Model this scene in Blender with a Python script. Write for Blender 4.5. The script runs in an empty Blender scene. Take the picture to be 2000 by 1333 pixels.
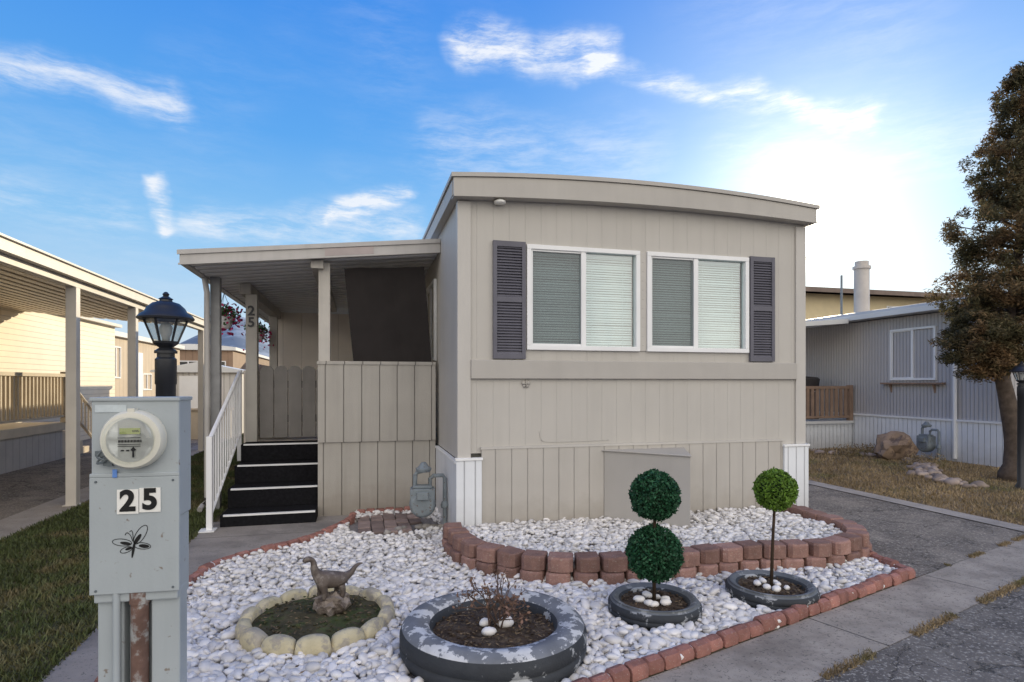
import bpy, bmesh, math, random
import numpy as np
from mathutils import Vector, Matrix, noise
random.seed(7); rng=np.random.default_rng(7)
sc=bpy.context.scene
COL=sc.collection
# ------------------------------------------------------------ materials
def node(nt,t,**k):
    n=nt.nodes.new(t)
    for a,b in k.items(): setattr(n,a,b)
    return n
def setin(n,**k):
    for a,b in k.items(): n.inputs[a.replace('_',' ')].default_value=b
def mrange(nt,src,a,b,c,d,smooth=False):
    m=node(nt,'ShaderNodeMapRange')
    if smooth: m.interpolation_type='SMOOTHSTEP'
    m.inputs[1].default_value=a;m.inputs[2].default_value=b;m.inputs[3].default_value=c;m.inputs[4].default_value=d
    nt.links.new(src,m.inputs[0]); return m.outputs[0]
def math_(nt,op,a,b=None,clamp=False):
    m=node(nt,'ShaderNodeMath',operation=op,use_clamp=clamp)
    for i,x in enumerate((a,b)):
        if x is None: continue
        if isinstance(x,(int,float)): m.inputs[i].default_value=x
        else: nt.links.new(x,m.inputs[i])
    return m.outputs[0]
def scalecol(nt,c,f):
    m=node(nt,'ShaderNodeVectorMath',operation='SCALE')
    nt.links.new(c,m.inputs[0]); nt.links.new(f,m.inputs[3]); return m.outputs[0]
def mixcol(nt,f,a,b):
    m=node(nt,'ShaderNodeMix',data_type='RGBA')
    if isinstance(f,float): m.inputs[0].default_value=f
    else: nt.links.new(f,m.inputs[0])
    for i,x in ((6,a),(7,b)):
        if isinstance(x,tuple): m.inputs[i].default_value=(*x[:3],1)
        else: nt.links.new(x,m.inputs[i])
    return m.outputs[2]
MC={}
def mat(name,col,rough=.6,var=.12,vs=2.5,bump=.25,bs=90,metal=0,col2=None,c2=(.52,.6),c2s=4,island=0,spec=.3,groove=None,streak=0,cracks=None,speck=None,trans=0,detail=3,wave=0,low=0):
    if name in MC: return MC[name]
    m=bpy.data.materials.new(name); m.use_nodes=True; nt=m.node_tree
    bs_=nt.nodes['Principled BSDF']; L=nt.links.new
    tc=node(nt,'ShaderNodeTexCoord').outputs['Object']
    def noi(s,d=5,vec=tc,r=.6):
        n=node(nt,'ShaderNodeTexNoise'); setin(n,Scale=s,Detail=d,Roughness=r); L(vec,n.inputs['Vector']); return n.outputs['Fac']
    rgb=node(nt,'ShaderNodeRGB'); rgb.outputs[0].default_value=(*col,1); c=rgb.outputs[0]
    if col2:
        f=mrange(nt,noi(c2s,5,r=.7),c2[0],c2[1],0,1); c=mixcol(nt,f,c,col2)
    if speck:
        f=mrange(nt,noi(speck[1],2,r=.8),speck[2],speck[3],0,1); c=mixcol(nt,f,c,speck[0])
    if var: c=scalecol(nt,c,mrange(nt,noi(vs,detail),.3,.7,1-var,1+var))
    if streak:
        mp=node(nt,'ShaderNodeMapping'); mp.inputs['Scale'].default_value=(9,9,.7); L(tc,mp.inputs[0])
        c=scalecol(nt,c,mrange(nt,noi(1.0,3,mp.outputs[0]),.45,.75,1,1-streak))
    if low:   # splash dirt close to the ground
        sx=node(nt,'ShaderNodeSeparateXYZ'); L(tc,sx.inputs[0])
        f=mrange(nt,math_(nt,'SUBTRACT',sx.outputs[2],math_(nt,'MULTIPLY',noi(6,3),.35)),-.1,.22,1,0)
        c=mixcol(nt,math_(nt,'MULTIPLY',f,low),c,(.20,.16,.12))
    if island:
        g=node(nt,'ShaderNodeNewGeometry'); c=scalecol(nt,c,mrange(nt,g.outputs['Random Per Island'],0,1,1-island,1+island))
    nrm=None
    if wave:
        b=node(nt,'ShaderNodeBump'); setin(b,Strength=wave,Distance=.02); L(noi(2.2,2),b.inputs['Height']); nrm=b.outputs[0]
    if cracks:
        w=node(nt,'ShaderNodeTexNoise'); setin(w,Scale=2.2,Detail=6.0,Roughness=.7); L(tc,w.inputs['Vector'])
        wv=node(nt,'ShaderNodeVectorMath',operation='MULTIPLY_ADD'); L(w.outputs['Color'],wv.inputs[0]); wv.inputs[1].default_value=(.7,.7,.0); L(tc,wv.inputs[2])
        vo=node(nt,'ShaderNodeTexVoronoi',feature='DISTANCE_TO_EDGE'); vo.inputs['Scale'].default_value=cracks[0]; L(wv.outputs[0],vo.inputs['Vector'])
        k=mrange(nt,vo.outputs['Distance'],0,cracks[1],1,0)
        k=math_(nt,'MULTIPLY',k,mrange(nt,noi(.8,2),.36,.48,0,1))
        c=mixcol(nt,math_(nt,'MULTIPLY',k,.8),c,(.035,.032,.028))
        b=node(nt,'ShaderNodeBump',invert=True); setin(b,Strength=.7,Distance=.006); L(k,b.inputs['Height']); nrm=b.outputs[0]
    if groove:
        ax,sp,w,dep,dark=groove[:5]; lap=len(groove)>5
        d=node(nt,'ShaderNodeVectorMath',operation='DOT_PRODUCT'); L(tc,d.inputs[0]); d.inputs[1].default_value=ax
        t=math_(nt,'FRACT',math_(nt,'DIVIDE',math_(nt,'ADD',d.outputs['Value'],50.013),sp))
        if lap:
            h=math_(nt,'SUBTRACT',1.0,t); k=mrange(nt,t,1-w/sp,1,0,1)
            c=scalecol(nt,c,mrange(nt,k,0,1,1,dark))
            b=node(nt,'ShaderNodeBump'); setin(b,Strength=1.0,Distance=dep); L(h,b.inputs['Height'])
        else:
            k=mrange(nt,math_(nt,'ABSOLUTE',math_(nt,'SUBTRACT',t,.5)),.5-w/sp/2,.5-w/sp/6,0,1)
            c=scalecol(nt,c,mrange(nt,k,0,1,1,dark))
            b=node(nt,'ShaderNodeBump',invert=True); setin(b,Strength=1.0,Distance=dep); L(k,b.inputs['Height'])
        if nrm: L(nrm,b.inputs['Normal'])
        nrm=b.outputs[0]
    if bump:
        b=node(nt,'ShaderNodeBump'); setin(b,Strength=bump,Distance=.006); L(noi(bs,3),b.inputs['Height'])
        if nrm: L(nrm,b.inputs['Normal'])
        nrm=b.outputs[0]
    L(c,bs_.inputs['Base Color'])
    if nrm: L(nrm,bs_.inputs['Normal'])
    bs_.inputs['Roughness'].default_value=rough
    bs_.inputs['Metallic'].default_value=metal; bs_.inputs['Specular IOR Level'].default_value=spec
    if trans:
        tl=node(nt,'ShaderNodeBsdfTranslucent'); L(c,tl.inputs['Color'])
        mx=node(nt,'ShaderNodeMixShader'); mx.inputs[0].default_value=trans
        L(bs_.outputs[0],mx.inputs[1]); L(tl.outputs[0],mx.inputs[2]); L(mx.outputs[0],nt.nodes['Material Output'].inputs['Surface'])
    MC[name]=m; return m
def glassmat(name,tint,fac,rough=.02):
    m=bpy.data.materials.new(name); m.use_nodes=True; nt=m.node_tree; nt.nodes.remove(nt.nodes['Principled BSDF'])
    a=node(nt,'ShaderNodeBsdfTransparent'); a.inputs[0].default_value=(*tint,1)
    g=node(nt,'ShaderNodeBsdfGlossy'); g.inputs['Roughness'].default_value=rough
    n=node(nt,'ShaderNodeTexNoise'); setin(n,Scale=2.0,Detail=1.0)
    b=node(nt,'ShaderNodeBump'); setin(b,Strength=.08,Distance=.06); nt.links.new(n.outputs['Fac'],b.inputs['Height']); nt.links.new(b.outputs[0],g.inputs['Normal'])
    x=node(nt,'ShaderNodeMixShader'); x.inputs[0].default_value=fac
    nt.links.new(a.outputs[0],x.inputs[1]); nt.links.new(g.outputs[0],x.inputs[2]); nt.links.new(x.outputs[0],nt.nodes['Material Output'].inputs['Surface'])
    return m
X1=(1,1,0)
m_wall=mat('painted_siding',(.485,.460,.418),.55,.04,1.2,.2,140,groove=(X1,.1525,.005,.0016,.955),streak=.05,wave=.35)
m_skirt=mat('skirt_siding',(.465,.438,.396),.6,.05,1.5,.2,120,groove=(X1,.152,.010,.006,.80),streak=.07,wave=.3,low=.45)
m_trim=mat('trim_paint',(.51,.485,.445),.5,.04,2,.15,60,streak=.05)
m_band=mat('band_paint',(.43,.405,.368),.5,.04,2,.15,60,streak=.04,wave=.25)
m_fascia=mat('fascia_paint',(.44,.415,.375),.45,.05,1.5,.12,40,streak=.06,wave=.3)
m_white=mat('white_vinyl',(.80,.80,.79),.4,.04,3,.08,40)
m_wskirt=mat('white_skirting',(.74,.76,.78),.45,.05,2,.1,40,groove=(X1,.10,.012,.010,.8),low=.3)
m_shut=mat('shutter_vinyl',(.125,.122,.145),.5,.08,5,.1,60)
m_porchw=mat('porch_siding',(.41,.385,.343),.65,.06,2,.35,70,groove=(X1,.19,.012,.010,.6),streak=.12,low=.45,wave=.2)
m_post=mat('porch_post_paint',(.50,.47,.42),.6,.07,4,.3,50,streak=.14)
m_gate=mat('gate_paint',(.22,.205,.19),.65,.1,4,.4,50,streak=.15)
m_metalroof=mat('galvanised_pan',(.80,.79,.77),.5,.08,2,.05,20,metal=.0,groove=((0,1,0),.2,.035,.012,.5))  # dark lines paint the shade of the ribs into the colour
m_gutter=mat('gutter_metal',(.46,.44,.415),.4,.1,2,.08,30,streak=.12)
m_black=mat('black_metal',(.018,.019,.022),.38,.15,8,.1,60,spec=.5)
m_carpet=mat('black_carpet',(.012,.012,.014),.95,.3,30,.6,300,spec=.1)
m_shade=mat('shade_fabric',(.034,.030,.029),.95,.1,3,.4,400,spec=.05)
m_box=mat('meter_box_paint',(.37,.405,.415),.45,.05,3,.1,80,streak=.08,speck=((.22,.19,.16),25,.67,.74),wave=.15)
m_boxd=mat('meter_seam',(.12,.14,.15),.5)
m_rust=mat('rusty_pipe',(.15,.09,.07),.8,.3,14,.4,60,col2=(.28,.28,.27),c2=(.52,.60),c2s=7)
m_ink=mat('black_ink',(.01,.01,.01),.5,0,1,0)
m_plate=mat('plate_white',(.78,.77,.72),.4,.04,8,.05,40)
m_cream=mat('meter_cream',(.66,.64,.55),.35,.05,6,.05,40)
m_conc=mat('concrete',(.37,.325,.275),.85,.14,2.5,.5,160,col2=(.26,.23,.195),c2=(.5,.65),c2s=1.2,speck=((.15,.14,.12),60,.60,.7))
m_path=mat('path_concrete',(.30,.272,.245),.85,.14,2.5,.5,160,col2=(.20,.183,.168),c2=(.48,.65),c2s=1.8,groove=((0,1,0),1.45,.014,.008,.45),speck=((.12,.12,.11),60,.60,.7))
m_gut=mat('gutter_concrete',(.37,.32,.262),.85,.16,3,.6,140,col2=(.24,.205,.168),c2=(.46,.66),c2s=2.5,groove=((.951,.309,0),1.5,.014,.008,.4),speck=((.14,.125,.105),55,.57,.68))
m_asph=mat('asphalt',(.185,.164,.140),.9,.18,3,.9,90,col2=(.115,.102,.09),c2=(.42,.62),c2s=2.2,cracks=(3.2,.022),speck=((.38,.35,.30),45,.54,.66))
m_drive=mat('driveway_asphalt',(.215,.183,.146),.9,.2,3,.9,90,col2=(.135,.115,.095),c2=(.42,.60),c2s=1.6,cracks=(1.5,.014),speck=((.40,.35,.28),42,.52,.66))
m_ground=mat('earth',(.15,.12,.08),.95,.25,.6,.6,30,col2=(.10,.11,.045),c2s=.7)
m_lawn=mat('lawn_soil',(.060,.058,.025),.95,.35,3,.8,60,col2=(.10,.08,.04),c2=(.5,.62),c2s=5)
m_blade=mat('grass_blade',(.068,.085,.028),.6,.3,1.6,0,1,island=.4,col2=(.14,.115,.055),c2=(.50,.62),c2s=1.5)
m_dry=mat('dry_yard_soil',(.20,.145,.09),.95,.25,2,.8,60,col2=(.13,.11,.06),c2=(.50,.64),c2s=.9)
m_dryb=mat('dry_grass_blade',(.27,.20,.11),.7,.3,1.6,0,1,island=.35,col2=(.15,.14,.06),c2=(.53,.63),c2s=.7)
m_peb=mat('white_pebble',(.70,.675,.65),.5,.07,14,.12,60,island=.2,spec=.35)
m_pebbed=mat('gravel_bed_base',(.22,.20,.19),.9,.3,30,.6,80)
m_block=mat('retaining_block',(.27,.155,.125),.9,.18,12,.9,70,island=.36,speck=((.38,.29,.24),90,.58,.7))
m_edge=mat('brick_edging',(.29,.135,.108),.9,.2,12,.8,90,island=.3,speck=((.40,.29,.24),90,.6,.7))
m_tire=mat('painted_tyre',(.17,.178,.19),.65,.2,6,.4,70,col2=(.56,.56,.55),c2=(.49,.52),c2s=8)
m_tires=mat('small_tyre',(.12,.13,.14),.65,.2,6,.4,70,col2=(.25,.26,.27),c2=(.56,.62),c2s=9)
m_tired=mat('tyre_tread',(.04,.044,.05),.75,.2,6,.4,70,col2=(.32,.33,.34),c2=(.575,.61),c2s=7)
m_soil=mat('planter_soil',(.065,.045,.032),1,.4,14,1,60,col2=(.13,.10,.07),c2=(.5,.65),c2s=25)
m_soilg=mat('mossy_soil',(.075,.065,.035),1,.4,14,1,60,col2=(.055,.07,.025),c2=(.5,.6),c2s=9)
m_scal=mat('cream_concrete',(.54,.475,.31),.85,.15,10,.8,70,col2=(.38,.34,.27),c2=(.48,.56),c2s=12)
m_topi=mat('topiary_leaf',(.022,.085,.038),.55,.3,6,0,1,island=.55,trans=.15)
m_topi2=mat('topiary_leaf_lime',(.13,.23,.03),.55,.3,6,0,1,island=.5,trans=.15)
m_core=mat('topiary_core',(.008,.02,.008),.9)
m_stem=mat('topiary_stem',(.05,.032,.02),.9,.3,20,.6,60)
m_dino=mat('dinosaur_paint',(.105,.082,.068),.5,.35,9,.5,70,col2=(.20,.17,.145),c2=(.52,.62),c2s=14)
m_rock=mat('stump_rock',(.27,.225,.19),.85,.25,9,1,40,col2=(.11,.085,.07),c2=(.47,.58),c2s=14)
m_boul=mat('boulder_stone',(.28,.20,.14),.9,.3,4,1,20,col2=(.14,.10,.08),c2s=5)
m_gas=mat('gas_meter_grey',(.20,.23,.245),.5,.15,9,.2,60,speck=((.12,.08,.06),40,.60,.7))
m_lap=mat('lap_siding_cream',(.76,.67,.51),.6,.05,2,.1,60,groove=((0,0,1),.115,.014,.012,.5,1))
m_deck=mat('deck_paint_beige',(.54,.46,.35),.6,.1,3,.2,60)
m_dskirt=mat('deck_skirting_grey',(.42,.39,.36),.6,.08,3,.2,60,groove=(X1,.2,.012,.01,.6))
m_cproof=mat('carport_roof_pan',(.74,.64,.50),.45,.07,3,.06,40,groove=((1,0,0),.22,.07,.014,.40))  # rib shade drawn in the colour as dark stripes
m_cpmetal=mat('carport_metal',(.60,.555,.485),.42,.07,3,.06,40,streak=.08)
m_tan=mat('tan_siding',(.48,.39,.29),.65,.08,1.5,.1,50,groove=(X1,.3,.02,.01,.7))
m_greyhome=mat('grey_corrugated',(.46,.445,.445),.5,.05,1.5,.1,40,groove=(X1,.075,.03,.008,.80))
m_yel=mat('yellow_stucco',(.68,.57,.36),.8,.06,2,.3,50)
m_broof=mat('brown_roof',(.20,.155,.13),.85,.2,2,.3,30)
m_wroof=mat('white_metal_roof',(.66,.66,.64),.4,.06,1,.05,20)
m_wood=mat('weathered_wood',(.28,.19,.135),.75,.15,5,.3,60)
m_hill=mat('hill_haze',(.15,.19,.24),1,.2,.002,0,1,col2=(.24,.29,.35),c2s=.004)  # distance haze put into the base colour as blue
m_bark=mat('bark',(.095,.072,.056),.95,.3,12,1,30)
m_needle=mat('evergreen_needle',(.10,.088,.042),.7,.3,1.2,0,1,island=.55,col2=(.20,.125,.06),c2=(.46,.60),c2s=2.2,trans=.35)
m_twig=mat('dead_twig',(.11,.07,.052),.9,.3,20,.3,60)
m_pink=mat('pink_petal',(.60,.05,.17),.6,.2,20,0,1,island=.4,trans=.2)
m_leaf=mat('basket_leaf',(.05,.11,.03),.6,.2,20,0,1,island=.4)
m_room=mat('room_wall',(.42,.42,.40),.9)
m_blind=mat('blind_slat',(.76,.80,.79),.5,.03,2,0,1)
m_glass=glassmat('window_glass',(.84,.95,.94),.23)
m_screen=glassmat('insect_screen',(.54,.56,.57),.06,.5)
m_dglass=mat('dark_glass',(.05,.055,.06),.08,.2,1.5,0,1,spec=.9)
m_lampglass=glassmat('lamp_glass',(.80,.82,.82),.22,.15)
m_bulb=mat('bulb_white',(.8,.79,.74),.3,0,1,0)
m_pav=mat('paver_brick',(.24,.18,.16),.9,.2,12,.6,80,island=.35)
# ------------------------------------------------------------ mesh builder
def ico(sub):
    bm=bmesh.new(); bmesh.ops.create_icosphere(bm,subdivisions=sub,radius=1)
    V=np.array([v.co[:] for v in bm.verts]); F=np.array([[v.index for v in f.verts] for f in bm.faces]); bm.free(); return V,F
ICO={s:ico(s) for s in (1,2,3)}
def npmesh(name,V,F):
    V=np.asarray(V,dtype=np.float32); F=np.asarray(F,dtype=np.int32); k=F.shape[1]
    me=bpy.data.meshes.new(name); me.vertices.add(len(V)); me.vertices.foreach_set('co',V.ravel())
    me.loops.add(F.size); me.loops.foreach_set('vertex_index',F.ravel())
    me.polygons.add(len(F)); me.polygons.foreach_set('loop_start',np.arange(0,F.size,k,dtype=np.int32))
    me.update(calc_edges=True); return me
class MB:
    def __init__(s): s.v=[]; s.f=[]
    def add(s,V,F):
        o=len(s.v); s.v+= [tuple(map(float,p)) for p in V]; s.f+=[tuple(int(i)+o for i in f) for f in F]; return s
    def box(s,x0,y0,z0,x1,y1,z1):
        return s.add([(x0,y0,z0),(x1,y0,z0),(x1,y1,z0),(x0,y1,z0),(x0,y0,z1),(x1,y0,z1),(x1,y1,z1),(x0,y1,z1)],
              [(0,3,2,1),(4,5,6,7),(0,1,5,4),(1,2,6,5),(2,3,7,6),(3,0,4,7)])
    def prism(s,poly,ext):
        n=len(poly); A=[Vector(p) for p in poly]; e=Vector(ext); B=[p+e for p in A]
        return s.add(A+B,[tuple(range(n))[::-1],tuple(range(n,2*n))]+[(i,(i+1)%n,n+(i+1)%n,n+i) for i in range(n)])
    def cyl(s,p0,p1,r0,r1=None,n=12): return s.tube([p0,p1],[r0,r0 if r1 is None else r1],n)
    def tube(s,pts,rad,n=10):
        pts=[Vector(p) for p in pts]; rings=[]; up=Vector((.13,.21,1)).normalized()
        for i,p in enumerate(pts):
            d=(pts[min(i+1,len(pts)-1)]-pts[max(i-1,0)]).normalized()
            a=d.cross(up)
            if a.length<.05: a=d.cross(Vector((1,0,0)))
            a.normalize(); b=d.cross(a)
            for k in range(n):
                t=2*math.pi*k/n; rings.append(p+rad[i]*(math.cos(t)*a+math.sin(t)*b))
        F=[]
        for i in range(len(pts)-1):
            for k in range(n): F.append((i*n+k,(i+1)*n+k,(i+1)*n+(k+1)%n,i*n+(k+1)%n))
        F.append(tuple(range(n))); F.append(tuple(range((len(pts)-1)*n,len(pts)*n))[::-1])
        return s.add(rings,F)
    def lathe(s,prof,c=(0,0,0),n=32,axis='z',wob=None):
        V=[];F=[]
        for i,(r,z) in enumerate(prof):
            for k in range(n):
                t=2*math.pi*k/n; rr=r if wob is None else r*wob(t)
                p=(rr*math.cos(t),rr*math.sin(t),z)
                if axis=='y': p=(p[0],z,p[1])
                V.append((c[0]+p[0],c[1]+p[1],c[2]+p[2]))
        m=len(prof)
        for i in range(m-1):
            for k in range(n): 
                q=(i*n+k,i*n+(k+1)%n,(i+1)*n+(k+1)%n,(i+1)*n+k); F.append(q if axis=='z' else q[::-1])
        for ring,fl in ((0,1),(m-1,0)):
            if prof[ring][0]>1e-5:
                t=tuple(range(ring*n,ring*n+n)); 
                if axis=='y': fl=1-fl
                F.append(t[::-1] if fl else t)
        return s.add(V,F)
    def blob(s,c,sc_,sub=2,amp=.15,fr=1.5,seed=0,rot=0):
        V,F=ICO[sub]; out=[]
        cr,sr=math.cos(rot),math.sin(rot)
        for p in V:
            q=Vector(p); d=1+amp*noise.noise(q*fr+Vector((seed*3.1,seed*1.7,seed)))*2
            x,y,z=q.x*sc_[0]*d,q.y*sc_[1]*d,q.z*sc_[2]*d
            out.append((c[0]+x*cr-y*sr,c[1]+x*sr+y*cr,c[2]+z))
        return s.add(out,F)
    def mesh(s,name):
        me=bpy.data.meshes.new(name); me.from_pydata(s.v,[],s.f); me.update()
        return me
def add_obj(name,me,parent=None,mats=None,smooth=None,bevel=0,loc=None,label=None,rot=None):
    if isinstance(me,MB): me=me.mesh(name)
    o=bpy.data.objects.new(name,me); COL.objects.link(o)
    if mats is not None:
        for m in (mats if isinstance(mats,(list,tuple)) else [mats]): me.materials.append(m)
    if parent: o.parent=parent
    if smooth is not None and smooth is not False:
        me.polygons.foreach_set('use_smooth',[True]*len(me.polygons))
        if smooth is not True: me.set_sharp_from_angle(angle=math.radians(smooth))
    if bevel:
        b=o.modifiers.new('bevel','BEVEL'); b.width=bevel; b.segments=2; b.limit_method='ANGLE'; b.angle_limit=math.radians(40)
    if loc: o.location=loc
    if rot: o.rotation_euler=rot
    if label: o['label']=label
    return o
def tag(o,label,cat,group=None,kind=None):
    o['label']=label; o['category']=cat
    if group: o['group']=group
    if kind: o['kind']=kind
    return o
def root(name,label,cat,loc=(0,0,0),rotz=0,group=None):
    o=bpy.data.objects.new(name,None); COL.objects.link(o); o.location=loc; o.rotation_euler=(0,0,rotz); o.empty_display_size=.2
    return tag(o,label,cat,group)
def L_(r,mb,name,m,**k):
    l=r.location; mb.v=[(x-l.x,y-l.y,z-l.z) for x,y,z in mb.v]; return add_obj(name,mb,r,m,**k)
def each(r,name,boxes,m,**k):
    for b in boxes:
        mb=MB(); mb.box(*b); L_(r,mb,name,m,**k)
def text_mesh(body,size,ext=.002,off=0.0):
    c=bpy.data.curves.new('t','FONT'); c.body=body; c.size=size; c.extrude=ext; c.offset=off; c.align_x='CENTER'; c.align_y='CENTER'
    o=bpy.data.objects.new('t',c); COL.objects.link(o); bpy.context.view_layer.update()
    me=bpy.data.meshes.new_from_object(o.evaluated_get(bpy.context.evaluated_depsgraph_get()))
    bpy.data.objects.remove(o); bpy.data.curves.remove(c)
    me.transform(Matrix.Rotation(math.pi/2,4,'X')); return me
def structure(name,me,mats,label,cat='ground',smooth=None):
    o=add_obj(name,me,None,mats,smooth); return tag(o,label,cat,kind='structure')
def sheet(poly,z):
    mb=MB(); mb.add([(x,y,z) for x,y in poly],[tuple(range(len(poly)))]); return mb
def catmull(P,n=10):
    P=[Vector((*p,0)) if len(p)==2 else Vector(p) for p in P]; out=[]
    Q=[P[0]*2-P[1]]+P+[P[-1]*2-P[-2]]
    for i in range(1,len(Q)-2):
        for k in range(n):
            t=k/n; a,b,c,d=Q[i-1:i+3]
            out.append(.5*((2*b)+(-a+c)*t+(2*a-5*b+4*c-d)*t*t+(-a+3*b-3*c+d)*t**3))
    out.append(P[-1]); return out
def resample(pts,step):
    out=[]; L=sum((pts[i+1]-pts[i]).length for i in range(len(pts)-1)); n=max(1,round(L/step)); st=L/n
    tgt=[st*(i+.5) for i in range(n)]; s=0; j=0
    for i in range(len(pts)-1):
        d=(pts[i+1]-pts[i]); l=d.length
        while j<len(tgt) and tgt[j]<=s+l+1e-9:
            out.append((pts[i]+d*((tgt[j]-s)/l),d.normalized())); j+=1
        s+=l
    return out,st
def inpoly(x,y,poly):
    ins=np.zeros(len(x),bool); n=len(poly); j=n-1
    for i in range(n):
        xi,yi=poly[i];xj,yj=poly[j]
        c=((yi>y)!=(yj>y))&(x<(xj-xi)*(y-yi)/((yj-yi)+1e-12)+xi); ins^=c; j=i
    return ins
def rotm(e):
    cx,cy,cz=np.cos(e).T; sx,sy,sz=np.sin(e).T
    R=np.empty((len(e),3,3))
    R[:,0,0]=cz*cy;R[:,0,1]=cz*sy*sx-sz*cx;R[:,0,2]=cz*sy*cx+sz*sx
    R[:,1,0]=sz*cy;R[:,1,1]=sz*sy*sx+cz*cx;R[:,1,2]=sz*sy*cx-cz*sx
    R[:,2,0]=-sy;R[:,2,1]=cy*sx;R[:,2,2]=cy*cx
    return R
def leafcloud(P,ln,wd,up=0):
    n=len(P); a=rng.normal(size=(n,3)); 
    if up: a[:,2]=np.abs(a[:,2])*up
    a/=np.linalg.norm(a,axis=1)[:,None]; b=rng.normal(size=(n,3)); b-= (a*b).sum(1)[:,None]*a; b/=np.linalg.norm(b,axis=1)[:,None]
    l=(ln*(.6+.8*rng.random(n)))[:,None]; w=(wd*(.6+.8*rng.random(n)))[:,None]
    V=np.stack([P-a*l*.5,P+b*w*.5,P+a*l*.5,P-b*w*.5],1).reshape(-1,3)
    F=np.arange(4*n).reshape(n,4); return V,F
# ------------------------------------------------------------ camera
TH=math.radians(14.56); CAM=Vector((-.879,-5.268,1.43))
cam=bpy.data.cameras.new('camera'); cam.lens=20.79; cam.sensor_width=36; cam.shift_y=.0418; cam.clip_end=20000; cam.clip_start=.05
co=bpy.data.objects.new('camera',cam); COL.objects.link(co); co.location=CAM; co.rotation_euler=(math.pi/2,0,-TH); sc.camera=co
# ------------------------------------------------------------ ground & paving
def line(x): return -1.81+.325*(x-3.11)      # inner edge of the street gutter
g=MB(); 
R=[0,6,15,40,120,400,1500,6000]
V=[(0,0,0)];F=[]
for r in R[1:]:
    for k in range(48): V.append((r*math.cos(k*math.pi/24),r*math.sin(k*math.pi/24),0))
for k in range(48): F.append((0,1+k,1+(k+1)%48))
for i in range(len(R)-2):
    for k in range(48): F.append((1+i*48+k,1+(i+1)*48+k,1+(i+1)*48+(k+1)%48,1+i*48+(k+1)%48))
g.add(V,F); structure('ground',g,m_ground,'bare brown earth spreading out between the homes')
def offs(x,d): return line(x)-d
structure('street',sheet([(-30,offs(-30,.47)),(-30,-45),(60,-45),(60,offs(60,.47))],.004),m_asph,'cracked grey asphalt street along the yards','street')
structure('street_gutter',sheet([(-30,offs(-30,.475)),(60,offs(60,.475)),(60,line(60)),(-30,line(-30))],.008),m_gut,'worn concrete gutter strip beside the asphalt street','pavement')
structure('driveway',sheet([(3.1,-1.80),(5.3,line(5.3)),(5.3,13),(3.1,13)],.004),m_drive,'old cracked asphalt driveway beside the mobile home','driveway')
structure('driveway_kerb_strip',sheet([(5.3,line(5.3)),(5.55,line(5.55)),(5.55,13),(5.3,13)],.012),m_conc,'narrow concrete strip between driveway and dry lawn','pavement')
structure('garden_path',sheet([(-2.36,line(-2.36)),(-.2,line(-.2)),(-.2,1.4),(-1.3,1.4),(-2.36,1.4)],.004),m_path,'grey concrete path leading to the porch steps','path')
structure('lawn',sheet([(-4.02,line(-4.02)),(-2.36,line(-2.36)),(-2.36,1.4),(-2.3,1.4),(-2.3,14),(-4.02,14)],.004),m_lawn,'narrow strip of short green and brown lawn','lawn')
structure('carport_kerb_strip',sheet([(-4.5,line(-4.5)),(-4.02,line(-4.02)),(-4.02,14),(-4.5,14)],.008),m_conc,'concrete strip under the carport posts','pavement')
structure('carport_driveway',sheet([(-12,line(-12)),(-4.5,line(-4.5)),(-4.5,30),(-12,30)],.004),m_drive,'old asphalt driveway under the carport','driveway')
structure('neighbour_yard',sheet([(5.55,line(5.55)),(30,line(30)),(30,14),(5.55,14)],.004),m_dry,'patchy dry yard with brown grass','lawn')
def blademesh(name,x,y,h,m,label,z=.004,w0=.003):
    n=len(x); hh=h*(.5+rng.random(n)); t=rng.uniform(0,math.pi,n); w=w0+.003*rng.random(n)+.0005*np.maximum(y+3,0)
    lx=rng.normal(0,.5,n)*hh; ly=rng.normal(0,.5,n)*hh
    V=np.zeros((n,3,3)); V[:,0]=np.c_[x-w*np.cos(t),y-w*np.sin(t),np.full(n,z)];V[:,1]=np.c_[x+w*np.cos(t),y+w*np.sin(t),np.full(n,z)];V[:,2]=np.c_[x+lx,y+ly,z+hh]
    o=add_obj(name,npmesh(name,V.reshape(-1,3),np.arange(3*n).reshape(n,3)),None,m); tag(o,label,'grass',kind='stuff')
def blades(name,x0,x1,y0,y1,n,h,m,label):
    x=rng.uniform(x0,x1,n); y=y0+(y1-y0)*rng.random(n)**1.5; k=y>(-1.81+.325*(x-3.11)+.03); blademesh(name,x[k],y[k],h,m,label)
blades('lawn_grass',-4.04,-2.34,-3.9,13,120000,.030,m_blade,'short green grass blades of the narrow lawn')
blades('dry_grass',5.56,9.6,-1.3,12,70000,.035,m_dryb,'dry tan grass blades on the patchy yard')
xs=rng.uniform(.9,7,9000); cl=np.array([noise.noise(Vector((a*2.3,0,0))) for a in xs]); k=cl>-.02; xs=xs[k]
ys=-1.81+.325*(xs-3.11)-.475+rng.normal(0,.018,len(xs))
xs2=rng.uniform(3.4,5.3,2600); cl=np.array([noise.noise(Vector((a*3.3,5,0))) for a in xs2]); xs2=xs2[cl>.05]; ys2=-1.81+.325*(xs2-3.11)+.01+rng.normal(0,.015,len(xs2))
blademesh('joint_weeds',np.r_[xs,xs2],np.r_[ys,ys2],.016,m_dryb,'dry weeds growing in the paving joints',.006,.002)
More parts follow.
